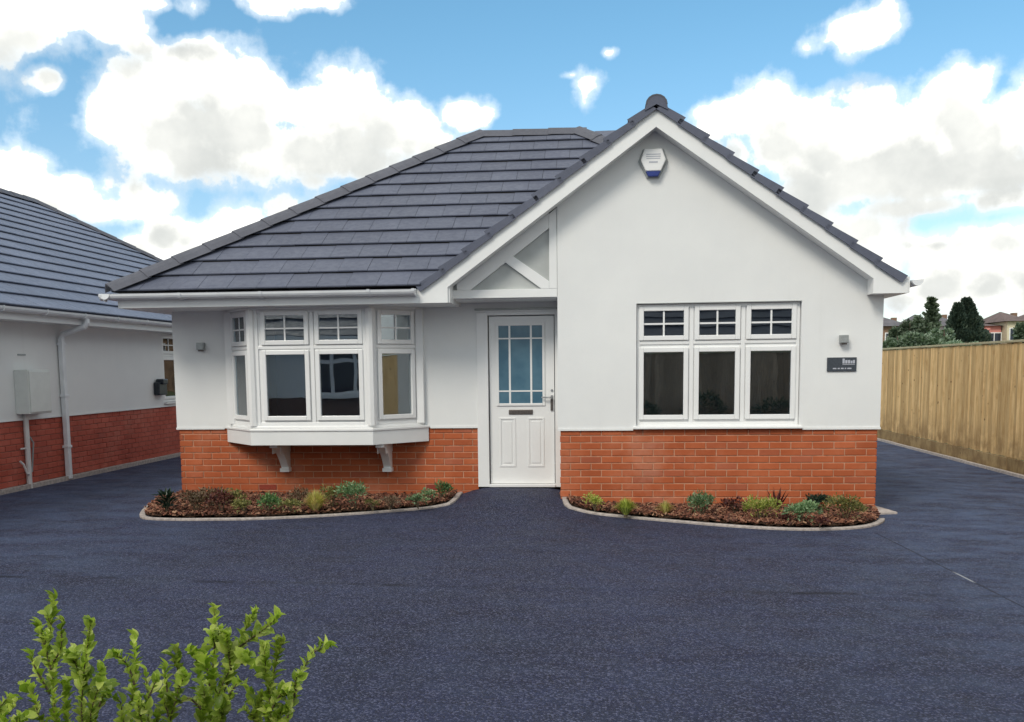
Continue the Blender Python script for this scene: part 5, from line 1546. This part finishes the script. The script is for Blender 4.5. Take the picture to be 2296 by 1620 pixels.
def shrub(stems, label, Y, base_u):
    bse = at(base_u, 1620, 1, Y)
    o = empty('shrub', (bse.x, Y, gz(bse.x, Y)), label, 'shrub', 'young shrubs in the foreground')
    root = Vector((bse.x, Y, gz(bse.x, Y) + .0))
    cnt = 0; extra = MB()
    def put(me, M):
        nonlocal cnt
        if cnt < 298: place('leaf', me, o, M); cnt += 1
        else: extra.add([M @ v.co for v in me.vertices], [tuple(p_.vertices) for p_ in me.polygons])
    for (pts, dens) in stems:
        jy = random.uniform(-.12, .12)
        P = [at((x / 1.766) / 1.6724, (2150 + y / 1.766) / 1.6724, 1, Y + jy * (1 + .3 * i) + random.uniform(-.015, .015)) for i, (x, y) in enumerate(pts)]
        low = P[0]
        if pts[0][1] > 950:
            P = [root + Vector((random.uniform(-.03, .03), random.uniform(-.03, .03), 0)), root.lerp(low, .55) + Vector((0, 0, .05))] + P
            i0 = 1
        else: i0 = 0
        # smooth
        D = []
        for i in range(len(P) - 1):
            p0, p1, p2, p3 = P[max(i-1,0)], P[i], P[i+1], P[min(i+2,len(P)-1)]
            for f in [q / 8 for q in range(8)]:
                D.append(.5 * ((2*p1) + (-p0+p2)*f + (2*p0-5*p1+4*p2-p3)*f*f + (-p0+3*p1-3*p2+p3)*f**3))
        D.append(P[-1]); n = len(D)
        MB().tube(D, [.0042 * (1 - .75 * i / n) for i in range(n)], 6).build('stem', M_STEM, o, smooth=True)
        # leaves, alternate, clasping upwards
        L = 0; nxt = .0; a = random.random() * 6.28
        tot = sum((D[i+1]-D[i]).length for i in range(n-1)); startL = .22 * tot if i0 else .02
        acc = 0
        for i in range(n - 1):
            seg = (D[i+1] - D[i]); sl_ = seg.length; t = seg.normalized()
            while acc + sl_ > nxt:
                p = D[i] + t * max(0, nxt - acc); fr_ = nxt / tot
                nxt += .0058 / dens * random.uniform(.7, 1.3)
                pd = p - CAM; vv = PY - FPX * pd.dot(cU) / pd.dot(cF)
                if vv > 1650: continue
                a += 2.4 + random.uniform(-.4, .4)
                s1 = t.orthogonal().normalized(); s2 = t.cross(s1)
                outd = s1 * cos(a) + s2 * sin(a)
                open_ = random.uniform(.32, .85) * (1.1 - .5 * fr_)
                d = (t * 1.0 + outd * open_ + Vector((0, 0, .25))).normalized()
                nrm = (t - d * t.dot(d) * .9 + rdir() * .35).normalized(); side_ = d.cross(nrm).normalized(); nrm = side_.cross(d)
                sc = random.uniform(.62, 1.12) * (1.0 if fr_ < .93 else .85)
                M = Matrix((side_ * sc, d * sc, nrm * sc)).transposed().to_4x4(); M.translation = p + outd * .002
                put(random.choice(LEAVES), M)
            acc += sl_
        # terminal tuft
        for q in range(4):
            d = (t + rdir() * .38).normalized(); nrm = d.orthogonal(); nrm.normalize(); side_ = d.cross(nrm)
            sc = random.uniform(.7, 1.05); M = Matrix((side_ * sc, d * sc, nrm * sc)).transposed().to_4x4(); M.translation = D[-1]
            put(random.choice(LEAVES), M)
        # short side twigs on the lower half
        for q in range(int(1.4 * dens)):
            i = random.randint(int(n * .25), int(n * .82)); p = D[i]; tt_ = (D[min(i+1, n-1)] - D[i-1]).normalized()
            od = tt_.orthogonal().normalized(); od = Matrix.Rotation(random.random() * 6.28, 3, tt_) @ od
            dd = (tt_ + od * random.uniform(.35, .7)).normalized(); Lt = random.uniform(.035, .085)
            MB().tube([p, p + dd * Lt * .5, p + (dd + Vector((0, 0, .25))).normalized() * Lt], [.0022, .0016, .0008], 5).build('twig', M_STEM, o, smooth=True)
            m_ = int(Lt / .007)
            for z_ in range(m_):
                a += 2.4; s1 = dd.orthogonal().normalized(); s2 = dd.cross(s1); outd = s1 * cos(a) + s2 * sin(a)
                d = (dd + outd * random.uniform(.4, .9) + Vector((0, 0, .2))).normalized()
                nrm = (dd - d * dd.dot(d) * .9 + rdir() * .35).normalized(); side_ = d.cross(nrm).normalized(); nrm = side_.cross(d)
                sc = random.uniform(.6, 1.05); pp = p + dd * Lt * (z_ + 1) / m_
                M = Matrix((side_ * sc, d * sc, nrm * sc)).transposed().to_4x4(); M.translation = pp
                pd = pp - CAM
                if PY - FPX * pd.dot(cU) / pd.dot(cF) < 1650: put(random.choice(LEAVES), M)
    if extra.v: extra.build('leaves', SL, o, kind='stuff', fix=False, smooth=True)
shrub([([(375,987),(350,700),(318,480),(345,300),(350,180)], 1.0), ([(340,640),(290,460),(260,360)], .9), ([(545,987),(550,720),(580,480),(600,330)], .9),
       ([(330,800),(240,640),(205,560)], .7), ([(345,600),(400,500),(410,340)], .7), ([(550,760),(510,620),(470,560)], 1.2), ([(350,760),(350,600),(370,540)], 1.2),
       ([(600,960),(650,760),(665,640)], 1.0), ([(280,987),(235,860),(215,780)], .9), ([(450,987),(440,860),(430,760)], 1.2), ([(650,900),(700,760)], 1.1), ([(620,987),(640,880),(600,800)], 1.2)],
      'leggy bright green shrub at the lower left, tallest on its left side', -7.55, 230)
shrub([([(860,987),(880,800),(900,600),(885,450)], .9), ([(890,740),(850,620),(780,540)], .8), ([(985,987),(980,800),(960,660)], .45), ([(1125,987),(1175,800),(1190,640),(1175,520)], .8),
       ([(1115,920),(1105,760),(1088,640)], .7), ([(820,987),(800,860),(740,820)], .6), ([(985,820),(1030,720)], .5), ([(940,987),(920,900),(915,830)], .9), ([(1180,760),(1215,690)], .6), ([(1040,987),(1050,940)], 1.2), ([(1110,950),(1120,850)], 1.2)],
      'sparse open shrub between the two fuller green ones', -7.6, 600 * .6)
shrub([([(1335,987),(1390,800),(1415,560),(1425,400),(1420,250)], .9), ([(1440,987),(1450,800),(1530,620),(1600,430),(1680,260)], .9), ([(1570,500),(1680,420),(1750,370),(1830,300)], .7),
       ([(1330,900),(1330,720),(1300,540)], 1.2), ([(1390,760),(1370,620),(1350,560)], 1.2), ([(1530,640),(1510,500),(1500,420)], 1.1), ([(1450,860),(1500,740),(1540,600)], .9),
       ([(1400,987),(1380,880),(1350,800)], 1.3), ([(1470,987),(1490,880),(1510,830)], 1.3), ([(1330,900),(1260,830),(1215,840)], .5), ([(1600,600),(1635,540)], .8), ([(1520,800),(1570,730)], .6), ([(1415,500),(1455,400)], .8)],
      'dense bright green shrub with the highest twin tips', -7.5, 480)
shrub([([(1790,987),(1785,800),(1760,620),(1750,500)], 1.2), ([(1790,800),(1820,620),(1860,460)], 1.1), ([(1895,987),(1950,820),(2000,660),(2060,540),(2110,480)], .6),
       ([(1800,987),(1680,860),(1650,780)], 1.3), ([(1800,900),(1860,800),(1890,780)], 1.2), ([(1770,700),(1720,620)], 1.1), ([(1820,987),(1870,920),(1890,900)], 1.3), ([(1950,820),(1960,700),(1975,680)], .5), ([(2080,520),(2150,490)], .7), ([(1700,987),(1700,900),(1730,820)], 1.3)],
      'rightmost bright green shrub with one shoot leaning right', -7.5, 600)
shrub([([(20,987),(30,940),(40,890)], 1.6), ([(-60,987),(-20,900),(0,880)], 1.2), ([(110,987),(125,975)], .8)],
      'single shrub tip cut off by the lower left corner', -7.6, 5)
fb = MB().add([(-6.3, -8.1, .0), (-3.6, -8.1, .0), (-3.6, -7.2, .0), (-6.3, -7.2, .0)], [(0,1,2,3)])
fbo = [(-6.3, -8.0), (-3.75, -8.0), (-3.75, -7.25), (-6.3, -7.25)]
bm = MB().xy(fbo, -.05, .09).build('flower_bed', M_SOIL, None, kind='structure'); tag(bm, 'soil bed under the young shrubs in the foreground')
